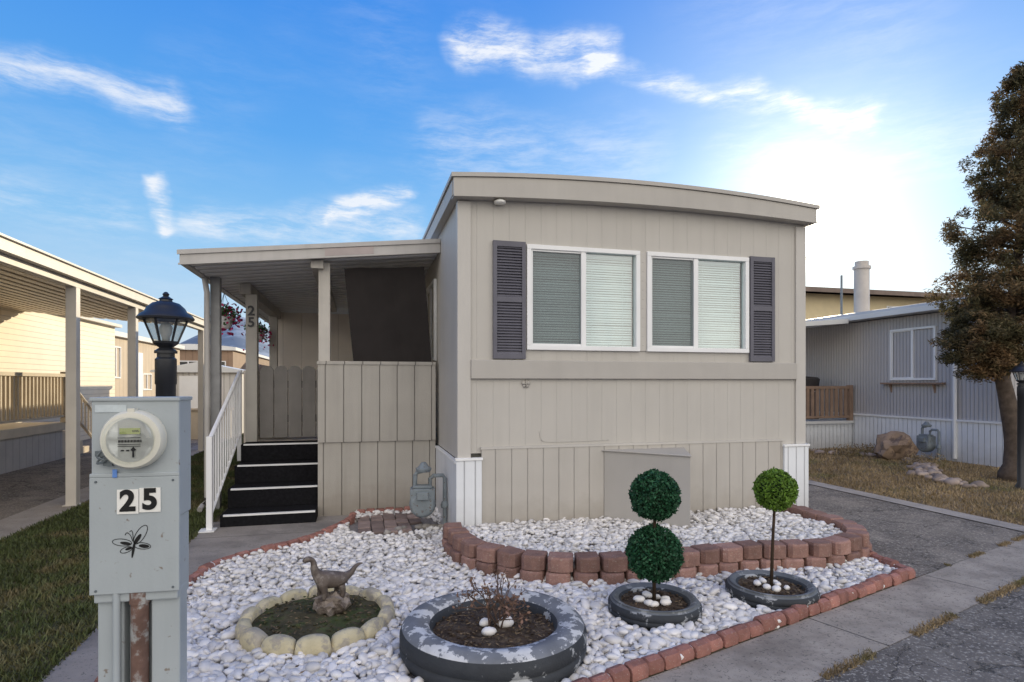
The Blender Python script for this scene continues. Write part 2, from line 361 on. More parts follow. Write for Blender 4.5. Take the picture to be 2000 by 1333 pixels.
# ------------------------------------------------------------ gravel beds
bedpath=catmull([(-.03,.03),(-.06,-.4),(.05,-.83),(.4,-1.2),(1.0,-1.36),(1.97,-1.34),(2.58,-1.40),(3.0,-1.30),(3.25,-1.0),(3.30,-.5),(3.28,-.05)])
leftedge=catmull([(-.92,1.25),(-1.0,.9),(-1.32,.31),(-1.69,-.02),(-1.92,-.26),(-2.02,-.6),(-2.02,-1.2),(-2.02,line(-2.02)+.05)])
frontedge=[Vector((x,line(x)+.05,0)) for x in np.linspace(-2.02,3.05,12)]
rightedge=[Vector((3.08,line(3.08)+.05,0)),Vector((3.10,-1.5,0)),Vector((3.16,-1.2,0))]
yard=[(p.x,p.y) for p in leftedge]+[(p.x,p.y) for p in frontedge]+[(p.x,p.y) for p in rightedge]+[(3.1,-.9),(3.1,0.0),(0,0),(0,1.38),(-.92,1.38)]
structure('gravel_bed_ground',sheet(yard,.008),m_pebbed,'grey grit beneath the white garden pebbles','gravel')
inner=[(p.x,p.y) for p in bedpath]
mb=MB(); mb.prism([(x,y,.0) for x,y in inner],(0,0,.13)); structure('raised_bed_ground',mb,m_pebbed,'raised soil fill inside the block retaining wall','gravel')
TY=[(-.19,-2.24,.485),(.88,-1.97,.28),(1.75,-1.93,.285),(-1.106,-1.63,.44)]
def pebbles(name,poly,z,step,label,excl=(),inside=None):
    xs=[p[0] for p in poly]; ys=[p[1] for p in poly]
    P=[]
    for layer in range(3):
        gx,gy=np.meshgrid(np.arange(min(xs),max(xs),step),np.arange(min(ys),max(ys),step)); gx=gx.ravel()+rng.uniform(-.5,.5,gx.size)*step; gy=gy.ravel()+rng.uniform(-.5,.5,gy.size)*step
        k=inpoly(gx,gy,poly)
        if layer==2: k&=rng.random(gx.size)<.35
        if inside is not None: k&=~inpoly(gx,gy,inside)
        for ex,ey,er in excl: k&=((gx-ex)**2+(gy-ey)**2)>er*er
        gx=gx[k];gy=gy[k]; P.append(np.c_[gx,gy,np.full(len(gx),z+.004+layer*.016)+rng.uniform(-.006,.008,len(gx))])
    P=np.concatenate(P); a=.016+.024*rng.random(len(P))**1.5; 
    S=np.c_[a*1.25,a*(.70+.3*rng.random(len(P))),a*(.42+.22*rng.random(len(P)))]
    E=np.c_[rng.normal(0,.28,len(P)),rng.normal(0,.28,len(P)),rng.uniform(0,6.28,len(P))]
    d=np.hypot(P[:,0]-CAM.x,P[:,1]-CAM.y); Vs=[];Fs=[];o=0
    for sub,sel in ((2,d<4.3),(1,d>=4.3)):
        V0,F0=ICO[sub]
        if not sel.any(): continue
        n=sel.sum(); 
        V=V0[None]*(1+.11*np.sin(V0[None]@rng.normal(0,1.8,(3,3))+rng.uniform(0,6,(n,1,3))))
        V=V*S[sel][:,None,:]; V=np.einsum('nij,nkj->nki',rotm(E[sel]),V)+P[sel][:,None,:]
        Vs.append(V.reshape(-1,3)); Fs.append((F0[None]+(np.arange(n)*len(V0))[:,None,None]+o).reshape(-1,3)); o+=n*len(V0)
    o=add_obj(name,npmesh(name,np.concatenate(Vs),np.concatenate(Fs)),None,m_peb,True); tag(o,label,'gravel',kind='stuff')
pebbles('garden_pebbles',yard,.01,.045,'smooth white river pebbles covering the front garden',[(x,y,r*.98) for x,y,r in TY]+[(-.55,.75,.45)],inner)
pebbles('raised_bed_pebbles',[(x*.97+.05,y*.94) for x,y in inner],.13,.048,'white river pebbles filling the raised bed')
n=160; x=rng.uniform(-2,3,n); y=rng.uniform(-3,0,n); k=inpoly(x,y,yard); P=np.c_[x[k],y[k],np.full(k.sum(),.055)]; V,F=leafcloud(P,.035,.016); V[:,2]=.055+(V[:,2]-.055)*.4
m_litter=mat('leaf_litter',(.17,.12,.07),.9,.2,10,0,1,island=.5)
o=add_obj('fallen_leaves',npmesh('fallen_leaves',V,F),None,m_litter); tag(o,'few dry brown leaf bits lying on the white pebbles','leaves',kind='stuff')
# ------------------------------------------------------------ retaining wall
def blocks(mb,path,step,z,h,depth,bulge,shift=0,ch=.014,gap=.009):
    pts,st=resample(path,step)
    if shift: 
        p2,_=resample(path,st/2); pts=p2[2::2]
    for p,d in pts:
        a_=random.gauss(0,.04); d=Vector((d.x*math.cos(a_)-d.y*math.sin(a_),d.x*math.sin(a_)+d.y*math.cos(a_),0))
        nrm=Vector((d.y,-d.x,0))
        w=st/2-gap+random.uniform(-.004,.004); j=random.uniform(-.012,.012); z0=z+random.uniform(0,.004); tl=random.uniform(-.004,.004)
        ou=[(-w,-depth/2),(w,-depth/2),(w,depth/2),(w*.72,depth/2+bulge*.75),(0,depth/2+bulge),(-w*.72,depth/2+bulge*.75),(-w,depth/2)]
        lo=[p+d*a+nrm*(b+j) for a,b in ou]; k=.92
        V=[Vector((q.x,q.y,z0)) for q in lo]+[Vector((q.x,q.y,z0+h-ch)) for q in lo]+[Vector((p.x+(q.x-p.x)*k,p.y+(q.y-p.y)*k,z0+h+tl*(1 if i in (1,2,3) else -1))) for i,q in enumerate(lo)]
        n=len(lo); F=[tuple(range(n))[::-1],tuple(range(2*n,3*n))]
        for i in range(n):
            for r in (0,1): F.append((r*n+i,r*n+(i+1)%n,(r+1)*n+(i+1)%n,(r+1)*n+i))
        mb.add(V,F)
def offset_path(path,d):
    out=[]
    for i,p in enumerate(path):
        t=(path[min(i+1,len(path)-1)]-path[max(i-1,0)]).normalized(); out.append(p+Vector((t.y,-t.x,0))*d)
    return out
mb=MB()
blocks(mb,offset_path(bedpath,.03),.185,.008,.10,.13,.035)
blocks(mb,offset_path(bedpath,.010),.185,.112,.10,.13,.035,shift=1)
o=add_obj('retaining_wall',mb,None,m_block,None); tag(o,'low curved retaining wall of reddish concrete blocks, two courses','retaining wall')
def edging(name,path,label,step=.115):
    mb=MB(); pts,st=resample(path,step)
    for p,d in pts:
        n=Vector((d.y,-d.x,0)); w=st/2-.004; q0=p+n*random.uniform(-.008,.008); z0=random.uniform(-.008,.008)
        prof=[(-.04,0),(-.042,.045),(-.03,.068),(0,.078),(.03,.068),(.042,.045),(.04,0)]
        tw=random.uniform(-.08,.08); dd=d*math.cos(tw)+n*math.sin(tw); nn=Vector((dd.y,-dd.x,0))
        rings=[]
        for a,s in ((-w,.86),(-w*.8,1),(w*.8,1),(w,.86)):
            rings+= [q0+dd*a+nn*(b*s)+Vector((0,0,max(.008,c*s+z0))) for b,c in prof]
        k=len(prof); F=[tuple(range(k)),tuple(range(3*k,4*k))[::-1]]
        for r in range(3):
            for i in range(k-1): F.append((r*k+i,(r+1)*k+i,(r+1)*k+i+1,r*k+i+1))
        mb.add(rings,F)
    o=add_obj(name,mb,None,m_edge,35); tag(o,label,'garden edging')
edging('brick_edging',leftedge,'curved row of small red edging bricks beside the path')
edging('brick_edging',frontedge+rightedge,'row of small red edging bricks along the street gutter')
edging('brick_edging',[Vector((-.9,1.31,.0)),Vector((-.1,1.31,.0))],'short row of red bricks against the porch wall',.1)
mb=MB()
for i in range(5):
    for j in range(5):
        x=-.88+i*.125+random.uniform(-.005,.005); y=.42+j*.17+random.uniform(-.01,.01)
        if x+.12>-.3 and y<.7: continue
        mb.box(x,y,.008,x+.118,y+.16,.035+random.uniform(0,.01))
o=add_obj('paver_patch',mb,None,m_pav,bevel=.005); tag(o,'patch of red and grey paving bricks by the gas meter','paving',kind='structure')
# ------------------------------------------------------------ mobile home
home=root('mobile_home','greige mobile home with vertical siding and arched roof','mobile home')
W=3.66; LEN=16
def zr(x): return 3.27+.085*(1-((x-1.83)/1.95)**2)
def zb(x): return 3.09+.02*(x/3.66)+.05*(1-((x-1.83)/1.83)**2)
mb=MB(); wx0,wx1,wz0,wz1=.626,2.987,1.745,2.72
mb.box(.0,0,.8,wx0,.1,wz1); mb.box(wx1,0,.8,W,.1,wz1); mb.box(wx0,0,.8,wx1,.1,wz0); mb.box(1.768,0,wz0,1.844,.1,wz1)
top=[(W,0,wz1),(0,0,wz1)]+[(x,0,zr(x)-.03) for x in np.linspace(0,W,13)]
mb.prism(top[::-1],(0,.1,0))
mb.box(0,.1,.74,.1,LEN,3.22); mb.box(W-.1,.1,.0,W,LEN,3.22); mb.box(.1,LEN-.1,0,W-.1,LEN,3.2); mb.box(.1,.1,.74,W-.1,LEN-.1,.8)
add_obj('wall',mb,home,m_wall)
mb=MB(); xs=np.linspace(-.09,W+.1,25)
arch=[(x,-.13,zr(x)+.012) for x in xs]+[(x,-.13,zr(x)-.025) for x in xs[::-1]]
mb.prism(arch,(0,LEN+.25,0)); add_obj('roof',mb,home,m_fascia)
mb=MB(); xs=np.linspace(-.07,W+.07,25)
mb.prism([(x,-.115,zr(x)-.03) for x in xs]+[(x,-.115,zb(x)) for x in xs[::-1]],(0,.05,0))
mb.prism([(x,-.125,zb(x)+.012) for x in xs]+[(x,-.125,zb(x)-.008) for x in xs[::-1]],(0,.12,0))
add_obj('fascia',mb,home,m_fascia)
each(home,'eave',[(-.075,-.06,3.10,-.003,LEN,3.238),(W+.003,-.06,3.10,W+.075,LEN,3.238)],m_fascia)
mb=MB(); mb.box(-.02,-.02,.76,.10,-.002,3.07); mb.box(-.02,-.002,.76,-.002,.07,3.07); add_obj('corner_trim',mb,home,m_trim)
each(home,'corner_trim',[(W-.10,-.02,.80,W+.02,-.002,3.08)],m_trim,bevel=.004)
mb=MB(); mb.box(.102,-.035,1.476,3.56,-.002,1.647); add_obj('belly_band',mb,home,m_band,bevel=.006)
mb=MB(); mb.box(.20,-.028,.0,3.39,-.003,.835); add_obj('skirting',mb,home,m_skirt)
mb=MB(); mb.box(.19,-.034,.836,3.40,-.003,.856); add_obj('skirting_rail',mb,home,m_trim)
mb=MB(); mb.box(-.035,-.05,0,.195,-.003,.74); mb.box(-.035,-.003,0,-.003,1.39,.71); add_obj('corner_skirting',mb,home,m_wskirt,label='white ribbed vinyl corner skirting')
each(home,'corner_skirting',[(3.395,-.05,0,3.69,-.003,.775)],m_wskirt,bevel=.004,label='white ribbed vinyl corner skirting')
each(home,'skirting_cap',[(-.045,-.06,.742,.205,-.003,.765),(-.045,-.003,.712,-.003,1.39,.735),(3.385,-.06,.777,3.70,-.003,.80)],m_white,bevel=.003)
mb=MB(); mb.box(1.772,-.012,wz0+.005,1.840,-.001,wz1-.005)
for z in np.arange(wz0+.06,wz1-.03,.09): mb.lathe([(0,0),(.006,0),(.004,-.004),(0,-.004)],(1.806,-.012,z),8,axis='y')
add_obj('window_strip',mb,home,m_trim,label='nailed cover strip between the two window units')
mb=MB(); A=(1.39,-.03);B=(1.94,-.64);C=(2.22,-.03)
mb.prism([(A[0],A[1],.0),(B[0],B[1],.0),(C[0],C[1],.0)],(0,0,.79)); mb.prism([(A[0]-.03,A[1],.79),(B[0],B[1]-.025,.79),(C[0]+.02,C[1],.79)],(0,0,.012))
add_obj('skirting_cover',mb,home,m_band,bevel=.004,label='angular beige cover box over the skirting')
def window(parent,loc,rz,w,h,split=.5,blinds=True,wood=m_white):
    mb=MB(); f=.042
    mb.box(0,-.03,0,w,.04,f); mb.box(0,-.03,h-f,w,.04,h); mb.box(0,-.03,f,f,.04,h-f); mb.box(w-f,-.03,f,w,.04,h-f)
    xm=w*split; mb.box(xm-.025,-.022,f,xm+.025,.035,h-f)
    t=.018
    mb.box(f,-.015,f,xm-.025,.0,f+t); mb.box(f,-.015,h-f-t,xm-.025,.0,h-f); mb.box(f,-.015,f+t,f+t,0,h-f-t)
    o=add_obj('window',mb,parent,wood,bevel=.003,loc=loc,rot=(0,0,rz))
    gm=m_glass if blinds else m_dglass
    g=MB(); g.add([(f,.012,f),(xm-.02,.012,f),(xm-.02,.012,h-f),(f,.012,h-f)],[(0,1,2,3)]); add_obj('glass_pane',g,o,gm)
    g=MB(); g.add([(xm+.02,.016,f),(w-f,.016,f),(w-f,.016,h-f),(xm+.02,.016,h-f)],[(0,1,2,3)]); add_obj('glass_pane',g,o,gm)
    if blinds:
        s=MB(); s.add([(f+t,-.008,f+t),(xm-.025,-.008,f+t),(xm-.025,-.008,h-f-t),(f+t,-.008,h-f-t)],[(0,1,2,3)]); add_obj('insect_screen',s,o,m_screen)
        n=int((h-.08)/.0235)
        for x0,x1 in ((.05,xm-.01),(xm+.01,w-.05)):
            b=MB()
            for i in range(n):
                z=.05+i*.0235; tl=.0092+random.uniform(-.0016,.0016); sag=random.uniform(-.002,.002)
                b.add([(x0,.055,z-tl),(x1,.055,z-tl+sag),(x1,.066,z+tl+sag),(x0,.066,z+tl)],[(0,1,2,3)])
            b.box(x0,.05,h-.075,x1,.08,h-.045)
            for x in (x0+.1,x1-.1): b.box(x,.050,.05,x+.003,.052,h-.05)
            add_obj('window_blind',b,o,m_blind)
        r=MB(); r.add([(-.05,.3,-.1),(w+.05,.3,-.1),(w+.05,.3,h+.1),(-.05,.3,h+.1)],[(0,1,2,3)]); add_obj('room_backdrop',r,o,m_room)  # plain sheet added behind the blinds to stand in for the unseen room
    return o
window(home,(.626,0,1.745),0,1.142,.975,.49)
window(home,(1.844,0,1.745),0,1.143,.975,.47)
window(home,(-.004,2.5,1.70),-math.pi/2,.9,.95,.5,False)
def shutter(x0,x1,z0,z1):
    mb=MB(); f=.035
    mb.box(x0,-.035,z0,x0+f,-.002,z1); mb.box(x1-f,-.035,z0,x1,-.002,z1)
    for z in (z0,(z0+z1)/2-.02,z1-.05): mb.box(x0+f,-.033,z,x1-f,-.002,z+.05)
    z=z0+.05
    while z<z1-.06:
        if not (z>(z0+z1)/2-.045 and z<(z0+z1)/2+.03):
            mb.add([(x0+f,-.030,z),(x1-f,-.030,z),(x1-f,-.008,z+.026),(x0+f,-.008,z+.026),(x0+f,-.012,z-.002),(x1-f,-.012,z-.002)],[(0,1,2,3),(0,4,5,1)])
        z+=.026
    mb.box(x0+f,-.006,z0,x1-f,-.002,z1)
    add_obj('shutter',mb,home,m_shut)
shutter(.306,.612,1.66,2.735); shutter(3.0,3.29,1.66,2.735)
mb=MB(); mb.lathe([(.0,0),(.05,.0),(.055,.02),(.03,.035),(0,.04)],(.36,-.06,3.06),16); add_obj('eave_light',mb,home,m_plate,True)
mb=MB(); pts=[(.75,-.003,.99),(.78,-.003,.90),(.9,-.003,.885),(1.2,-.003,.885),(1.45,-.003,.89)]
mb.tube(catmull(pts,6),[.0022]*(4*6+1),6); add_obj('wall_cable',mb,home,m_wall,True)
mb=MB()
for sx in (-1,1):
    mb.lathe([(0,0),(.022,.0),(.022,.008),(0,.01)],(.62+sx*.02,-.012,1.44),10,axis='y'); mb.lathe([(0,0),(.014,.0),(.014,.008),(0,.01)],(.62+sx*.016,-.012,1.41),10,axis='y')
mb.box(.617,-.02,1.395,.623,-.004,1.465); add_obj('butterfly_ornament',mb,home,m_band,True)
# ------------------------------------------------------------ porch
porch=root('porch','beige porch with metal roof, board walls and steps','porch',(-1.2,1.4,0))
def P_(mb,name,mats,**k): return L_(porch,mb,name,mats,**k)
def pan_roof(mb,x0,z0,x1,z1,y0,y1,pitch=.2,d=.035):
    n=int((y1-y0)/pitch); prof=[]
    for i in range(n):
        y=y0+i*pitch
        prof+=[(y,0),(y+pitch*.62,0),(y+pitch*.68,d),(y+pitch*.94,d)]
    prof.append((y0+n*pitch,0)); V=[];F=[]
    for y,dz in prof: V+=[(x0,y,z0+dz),(x1,y,z1+dz)]
    for i in range(len(prof)-1): F.append((2*i,2*i+1,2*i+3,2*i+2))
    o=len(V); 
    for y in (y0,y0+n*pitch): V+=[(x0,y,z0+d+.03),(x1,y,z1+d+.03)]
    F.append((o,o+2,o+3,o+1)); mb.add(V,F)
def pan_roof_long(mb,x0,z0,x1,z1,y0,y1,pitch=.22,d=.05):
    n=int((x1-x0)/pitch); pitch=(x1-x0)/n; prof=[]
    for i in range(n):
        x=x0+i*pitch
        prof+=[(x,0),(x+pitch*.62,0),(x+pitch*.68,d),(x+pitch*.94,d)]
    prof.append((x1,0)); V=[];F=[]
    for x,dz in prof:
        z=z0+(z1-z0)*(x-x0)/(x1-x0)+dz; V+=[(x,y0,z),(x,y1,z)]
    for i in range(len(prof)-1): F.append((2*i,2*i+1,2*i+3,2*i+2))
    o=len(V)
    for x,z in ((x0,z0),(x1,z1)): V+=[(x,y0,z+d+.03),(x,y1,z+d+.03)]
    F.append((o,o+1,o+3,o+2)); mb.add(V,F)
mb=MB(); pan_roof(mb,-2.52,2.63,-.01,2.90,1.29,8.1); P_(mb,'porch_roof',m_metalroof)
mb=MB()
mb.prism([(-2.60,1.25,2.62),(-.005,1.25,2.885),(-.005,1.25,3.015),(-2.60,1.25,2.745)],(0,.05,0))
mb.prism([(-2.62,1.235,2.715),(-.005,1.235,2.985),(-.005,1.235,3.03),(-2.62,1.235,2.76)],(0,.014,0))
mb.prism([(-2.61,1.238,2.612),(-.005,1.238,2.877),(-.005,1.238,2.895),(-2.61,1.238,2.63)],(0,.011,0))
mb.box(-2.60,1.302,2.62,-2.53,8.3,2.74); P_(mb,'roof_gutter',m_gutter)
mb=MB(); mb.prism([(-1.22,1.244,2.775),(-.72,1.244,2.826),(-.72,1.244,2.905),(-1.22,1.244,2.854)],(0,.005,0)); P_(mb,'gutter_patch',mat('primer_patch',(.42,.36,.34),.6,.1,4,.1,30),label='faded pinkish touch-up patch on the gutter')
mb=MB(); mb.prism([(-2.27,2.5,2.52),(-2.15,2.5,2.53),(-2.15,2.5,2.655),(-2.27,2.5,2.645)],(0,5.4,0)); P_(mb,'roof_beam',m_post,bevel=.004)
mb=MB(); mb.prism([(-1.37,1.34,2.66),(-1.24,1.34,2.66),(-1.24,1.34,2.75),(-1.37,1.34,2.735)],(0,4.0,0)); P_(mb,'roof_beam',m_post,bevel=.004)
def ppost(x,y,z0,z1,w=.125,label=None):
    mb=MB(); mb.box(x-w/2,y-w/2,z0,x+w/2,y+w/2,z1); 
    return P_(mb,'porch_post',m_post,bevel=.006,label=label)
ppost(-2.15,2.62,.0,2.53,.13,'beige porch post carrying the number 25')
ppost(-1.235,1.47,1.67,2.74,.12); ppost(-2.21,5.0,.6,2.52,.12); ppost(-2.21,7.8,.6,2.52,.10)
mb=MB(); mb.box(-2.50,2.05,0,-2.40,2.15,2.64); P_(mb,'metal_post',mat('grey_metal_post',(.27,.27,.27),.5,.15,6,.2,60),bevel=.004,label='grey metal corner post beside the downspout')
mb=MB(); mb.tube([(-2.55,2.02,2.62),(-2.52,2.0,2.45),(-2.52,2.0,.16),(-2.55,1.93,.08),(-2.56,1.85,.05)],[.03]*5,8); P_(mb,'downspout',m_gutter,smooth=50)
for i,ch in enumerate('25'):
    me=text_mesh(ch,.165,.006,.004); add_obj('house_number',me,porch,m_black,loc=(-2.15+1.2,2.62-.065-.008-1.4,2.32-i*.14))
mb=MB(); mb.box(-1.30,1.40,.0,-.04,1.45,.80); P_(mb,'porch_skirt',m_porchw)
mb=MB(); mb.box(-1.30,1.38,.80,-.04,1.46,1.64); mb.box(-1.31,1.37,1.64,-.04,1.48,1.675); mb.box(-1.30,1.46,.0,-1.25,2.58,1.64)
P_(mb,'porch_wall',m_porchw)
m_cb=mat('cream_board',(.86,.78,.68),.6,.05,2,.1,50,groove=(X1,.3,.01,.005,.8))
mb=MB(); mb.box(-2.27,2.75,0,-2.22,7.95,1.60); P_(mb,'porch_wall',m_cb)
mb=MB(); mb.box(-2.22,5.4,.0,-.02,5.46,2.64); P_(mb,'back_wall',m_cb)
mb=MB(); mb.box(-2.22,2.61,.66,-.02,5.4,.72); mb.box(-1.25,1.46,.66,-.04,2.61,.72); P_(mb,'porch_floor',m_cb)
mb=MB(); x=-2.06
for i in range(5):
    w=.158; mb.prism([(x,2.60,.76),(x+w,2.60,.76),(x+w,2.60,1.60),(x+w*.8,2.60,1.645),(x+w*.5,2.60,1.655),(x+w*.2,2.60,1.645),(x,2.60,1.60)],(0,.022,0)); x+=w+.008
mb.box(-2.06,2.625,.95,-1.26,2.66,1.04); mb.box(-2.06,2.625,1.38,-1.26,2.66,1.47); P_(mb,'gate',m_gate,bevel=.003)
mb=MB(); ys=[1.14,1.50,1.86,2.22,2.58]; hs=[.12,.32,.52,.72]
for i in range(4): mb.box(-2.21,ys[i],0 if i==0 else hs[i-1],-1.302,2.60,hs[i])
P_(mb,'porch_steps',m_carpet,bevel=.006)
each(porch,'step_nosing',[(-2.18,ys[i]-.006,hs[i]-.012,-1.31,ys[i]+.03,hs[i]+.004) for i in range(4)],m_white)
mb=MB(); b=Vector((-2.27,1.02,0)); t=Vector((-2.27,2.50,.66))
mb.box(-2.30,.99,0.008,-2.25,1.04,.92); mb.box(-2.36,.93,.008,-2.22,1.08,.02)
for z,r in ((.90,.022),(.14,.014)): mb.tube([b+Vector((0,0,z)),t+Vector((0,0,z+.02))],[r,r],8)
for i in range(1,13):
    p=b.lerp(t,i/13); mb.cyl(p+Vector((0,0,.14)),p+Vector((0,0,.90)),.009,n=6)
mb.box(-2.295,2.47,.5,-2.25,2.52,1.60); P_(mb,'handrail',mat('white_handrail',(.8,.8,.8),.35,.03,5,0,1),smooth=40)
mb=MB(); nx,nz=14,10; V=[];F=[]
for j in range(nz+1):
    for i in range(nx+1):
        u=i/nx; v=j/nz; xl=-.93+(-.10)*v; xr=-.075+(-.085)*v
        V.append((xl+(xr-xl)*u,1.44+.012*math.sin(u*9+v*3)+.006*math.sin(u*23),1.64+(1.05+.06*u)*v))
for j in range(nz):
    for i in range(nx): a=j*(nx+1)+i; F.append((a,a+1,a+nx+2,a+nx+1))
mb.add(V,F); P_(mb,'shade_screen',m_shade,smooth=True,label='dark brown fabric sun shade hung in the porch opening')
# ------------------------------------------------------------ hanging baskets
def basket(loc):
    r=root('hanging_basket','white hanging pot with pink flowers under the porch roof','hanging flower basket',loc,group='hanging flower baskets')
    mb=MB(); mb.lathe([(0,-.09),(.06,-.09),(.10,-.02),(.115,.06),(.11,.06),(.0,.04)],(0,0,0),20); add_obj('pot',mb,r,m_white,40)
    mb=MB()
    for k in range(3): a=k*2.1; mb.tube([(.11*math.cos(a),.11*math.sin(a),.06),(0,0,.36)],[.003,.003],5)
    add_obj('hanger',mb,r,m_black)
    P=rng.normal(size=(500,3))*[.075,.075,.06]+[0,0,.08]; V,F=leafcloud(P,.05,.025); add_obj('leaves',npmesh('leaves',V,F),r,m_leaf)['kind']='stuff'
    P=rng.normal(size=(140,3))*[.09,.09,.09]+[0.02,0,.05]; P[:,2]-=.1*(rng.random(140)**3); V,F=leafcloud(P,.045,.04); add_obj('flowers',npmesh('flowers',V,F),r,m_pink)['kind']='stuff'
basket((-2.53,2.92,2.22)); basket((-2.42,4.75,2.18))
# ------------------------------------------------------------ gas meters
def gasmeter(loc,label,s=1,rz=0):
    r=root('gas_meter',label,'gas meter',loc,rz,group='gas meters'); r.scale=(s,)*3
    mb=MB(); mb.lathe([(0,-.09),(.10,-.09),(.12,-.07),(.125,0),(.12,.07),(.10,.09),(0,.09)],(0,0,.27),28,axis='y'); mb.box(-.115,-.08,.29,.115,.08,.42); mb.box(-.09,-.06,.42,.09,.06,.445); add_obj('meter_body',mb,r,m_gas,35,bevel=.008)
    mb=MB(); mb.box(-.055,-.112,.32,.055,-.081,.395); add_obj('dial',mb,r,m_gas,bevel=.006)
    mb=MB(); mb.tube([(-.07,0,.43),(-.07,0,.54),(-.05,0,.57),(.0,0,.58)],[.022]*4,10); mb.tube([(.07,0,.43),(.07,0,.50),(.10,.01,.53),(.19,.02,.53),(.21,.02,.50),(.21,.02,-.1)],[.02]*6,10); 
    mb.lathe([(0,-.03),(.06,-.03),(.075,-.005),(.075,.005),(.05,.02),(.03,.05),(.02,.06),(0,.06)],(.01,0,.60),18)
    mb.lathe([(0,-.03),(.035,-.03),(.04,0),(.03,.03),(0,.035)],(.21,.02,.25),12)
    add_obj('pipe',mb,r,m_gas,50)
gasmeter((-.28,.47,.0),'weathered grey gas meter with pipes beside white skirting',1.02,-.1)
mb=MB()
for k in range(20):
    a=random.uniform(0,6.28); x=-.33+.30*math.cos(a); y=.32+.20*math.sin(a); mb.blob((x,y,.04),(random.uniform(.03,.055),random.uniform(.025,.045),.03),2,.2,seed=k,rot=k)
o=add_obj('rock_border',mb,None,mat('grey_rock',(.25,.23,.21),.9,.2,8,.6,40,island=.3),True); tag(o,'loose ring of small grey rocks by the gas meter','rocks',kind='stuff')
# ------------------------------------------------------------ planters
def soil(parent,r,z,m,tuft=300):
    mb=MB(); n=28; V=[(0,0,z+.015)];F=[]
    for i in range(1,7):
        for k in range(n):
            a=2*math.pi*k/n; rr=r*i/6; V.append((rr*math.cos(a),rr*math.sin(a),z+.025*noise.noise(Vector((rr*9*math.cos(a),rr*9*math.sin(a),parent.location.x)))+.012*(1-i/6)))
    for k in range(n): F.append((0,1+k,1+(k+1)%n))
    for i in range(5):
        for k in range(n): F.append((1+i*n+k,1+(i+1)*n+k,1+(i+1)*n+(k+1)%n,1+i*n+(k+1)%n))
    mb.add(V,F)
    for k in range(int(tuft*r)): 
        a=random.uniform(0,6.28); q=r*.95*math.sqrt(random.random()); s=random.uniform(.004,.013); mb.blob((q*math.cos(a),q*math.sin(a),z+.012),(s,s*.8,s*.6),1,.3,seed=k)
    add_obj('soil',mb,parent,m,40)
def litter(parent,r,z,n,m,sz=.03):
    P=np.zeros((n,3)); a=rng.uniform(0,6.28,n); q=r*.93*np.sqrt(rng.random(n)); P[:,0]=q*np.cos(a);P[:,1]=q*np.sin(a);P[:,2]=z+.022; V,F=leafcloud(P,sz,sz*.35); V[:,2]=z+.02+(V[:,2]-z-.02)*.3
    o=add_obj('leaf_litter',npmesh('leaf_litter',V,F),parent,m); o['kind']='stuff'
def stones(parent,n,r,z,s):
    for k in range(n):
        a=k*6.28/n+random.uniform(-.3,.3); q=r*random.uniform(.6,1.1); sz=s*random.uniform(.8,1.25); mb=MB(); mb.blob((q*math.cos(a),q*math.sin(a),z+sz*.5),(sz,sz*.75,sz*.6),2,.08,seed=k,rot=a*3)
        add_obj('white_stone',mb,parent,m_peb,True)
def tyre(name,loc,ro,ri,h,label,mt,group=None):
    r=root(name,label,'tyre planter',loc,group=group)
    wob=lambda t:1+.006*math.sin(3*t+loc[0]*5)
    mb=MB(); mb.lathe([(ri,h*.86),(ri+.010,h*.93),(ri+(ro-ri)*.25,h*.96),(ri+(ro-ri)*.28,h*.985),(ri+(ro-ri)*.6,h),(ri+(ro-ri)*.63,h*.985),(ro-.03,h*.955),(ro-.012,h*.86)],(0,0,0),72,wob=wob)
    mb.f=mb.f[:-2]; add_obj('sidewall',mb,r,mt,True)
    mb=MB(); mb.lathe([(ro-.012,h*.86),(ro,h*.72),(ro,h*.52),(ro-.006,h*.50),(ro-.006,h*.47),(ro,h*.45),(ro,h*.3),(ro-.02,h*.1),(ro-.05,0),(ri+.02,0),(ri-.015,h*.2),(ri-.015,h*.8),(ri,h*.86)],(0,0,0),72,wob=wob); mb.f=mb.f[:-2]
    add_obj('tread',mb,r,m_tired,True); return r
T1=tyre('tyre_planter',(-.19,-2.24,.01),.485,.335,.20,'large grey painted tyre planter with chipped white paint',m_tire); soil(T1,.335,.125,m_soil,900); litter(T1,.33,.125,300,m_litter)
stones(T1,3,.10,.135,.042)
T2=tyre('tyre_planter',(.88,-1.97,.01),.28,.215,.115,'small dark painted tyre planter holding a two-ball topiary',m_tires,'small tyre planters'); soil(T2,.215,.075,m_soil,900); stones(T2,7,.09,.08,.03); litter(T2,.2,.075,60,m_litter)
T3=tyre('tyre_planter',(1.75,-1.93,.01),.285,.22,.115,'small dark painted tyre planter holding a single-ball topiary',m_tires,'small tyre planters'); soil(T3,.22,.075,m_soil,900); stones(T3,7,.09,.08,.03); litter(T3,.2,.075,60,m_litter)
S=root('stone_ring_planter','round planter edged with cream scalloped concrete','garden planter',(-1.106,-1.63,.01))
mb=MB(); N=14; n=N*18; V=[];F=[]; jit=[random.uniform(-.008,.008) for _ in range(N)]
for k in range(n):
    t=2*math.pi*k/n; ph=(k%18)/18; seg=k//18; s=abs(math.sin(math.pi*ph))**.28; ro=.422+.024*s+jit[seg]*s; ri=.362; h=.050+.062*s+jit[seg]*s
    prof=[(ro-.01,0),(ro,.02),(ro,h*.62),(ro-.014,h*.90),(ro-.032,h),(ri+.012,h*.97),(ri,h*.85),(ri,0)]
    V+=[(q*math.cos(t),q*math.sin(t),z) for q,z in prof]
for k in range(n):
    for i in range(8): F.append((k*8+i,((k+1)%n)*8+i,((k+1)%n)*8+(i+1)%8,k*8+(i+1)%8))
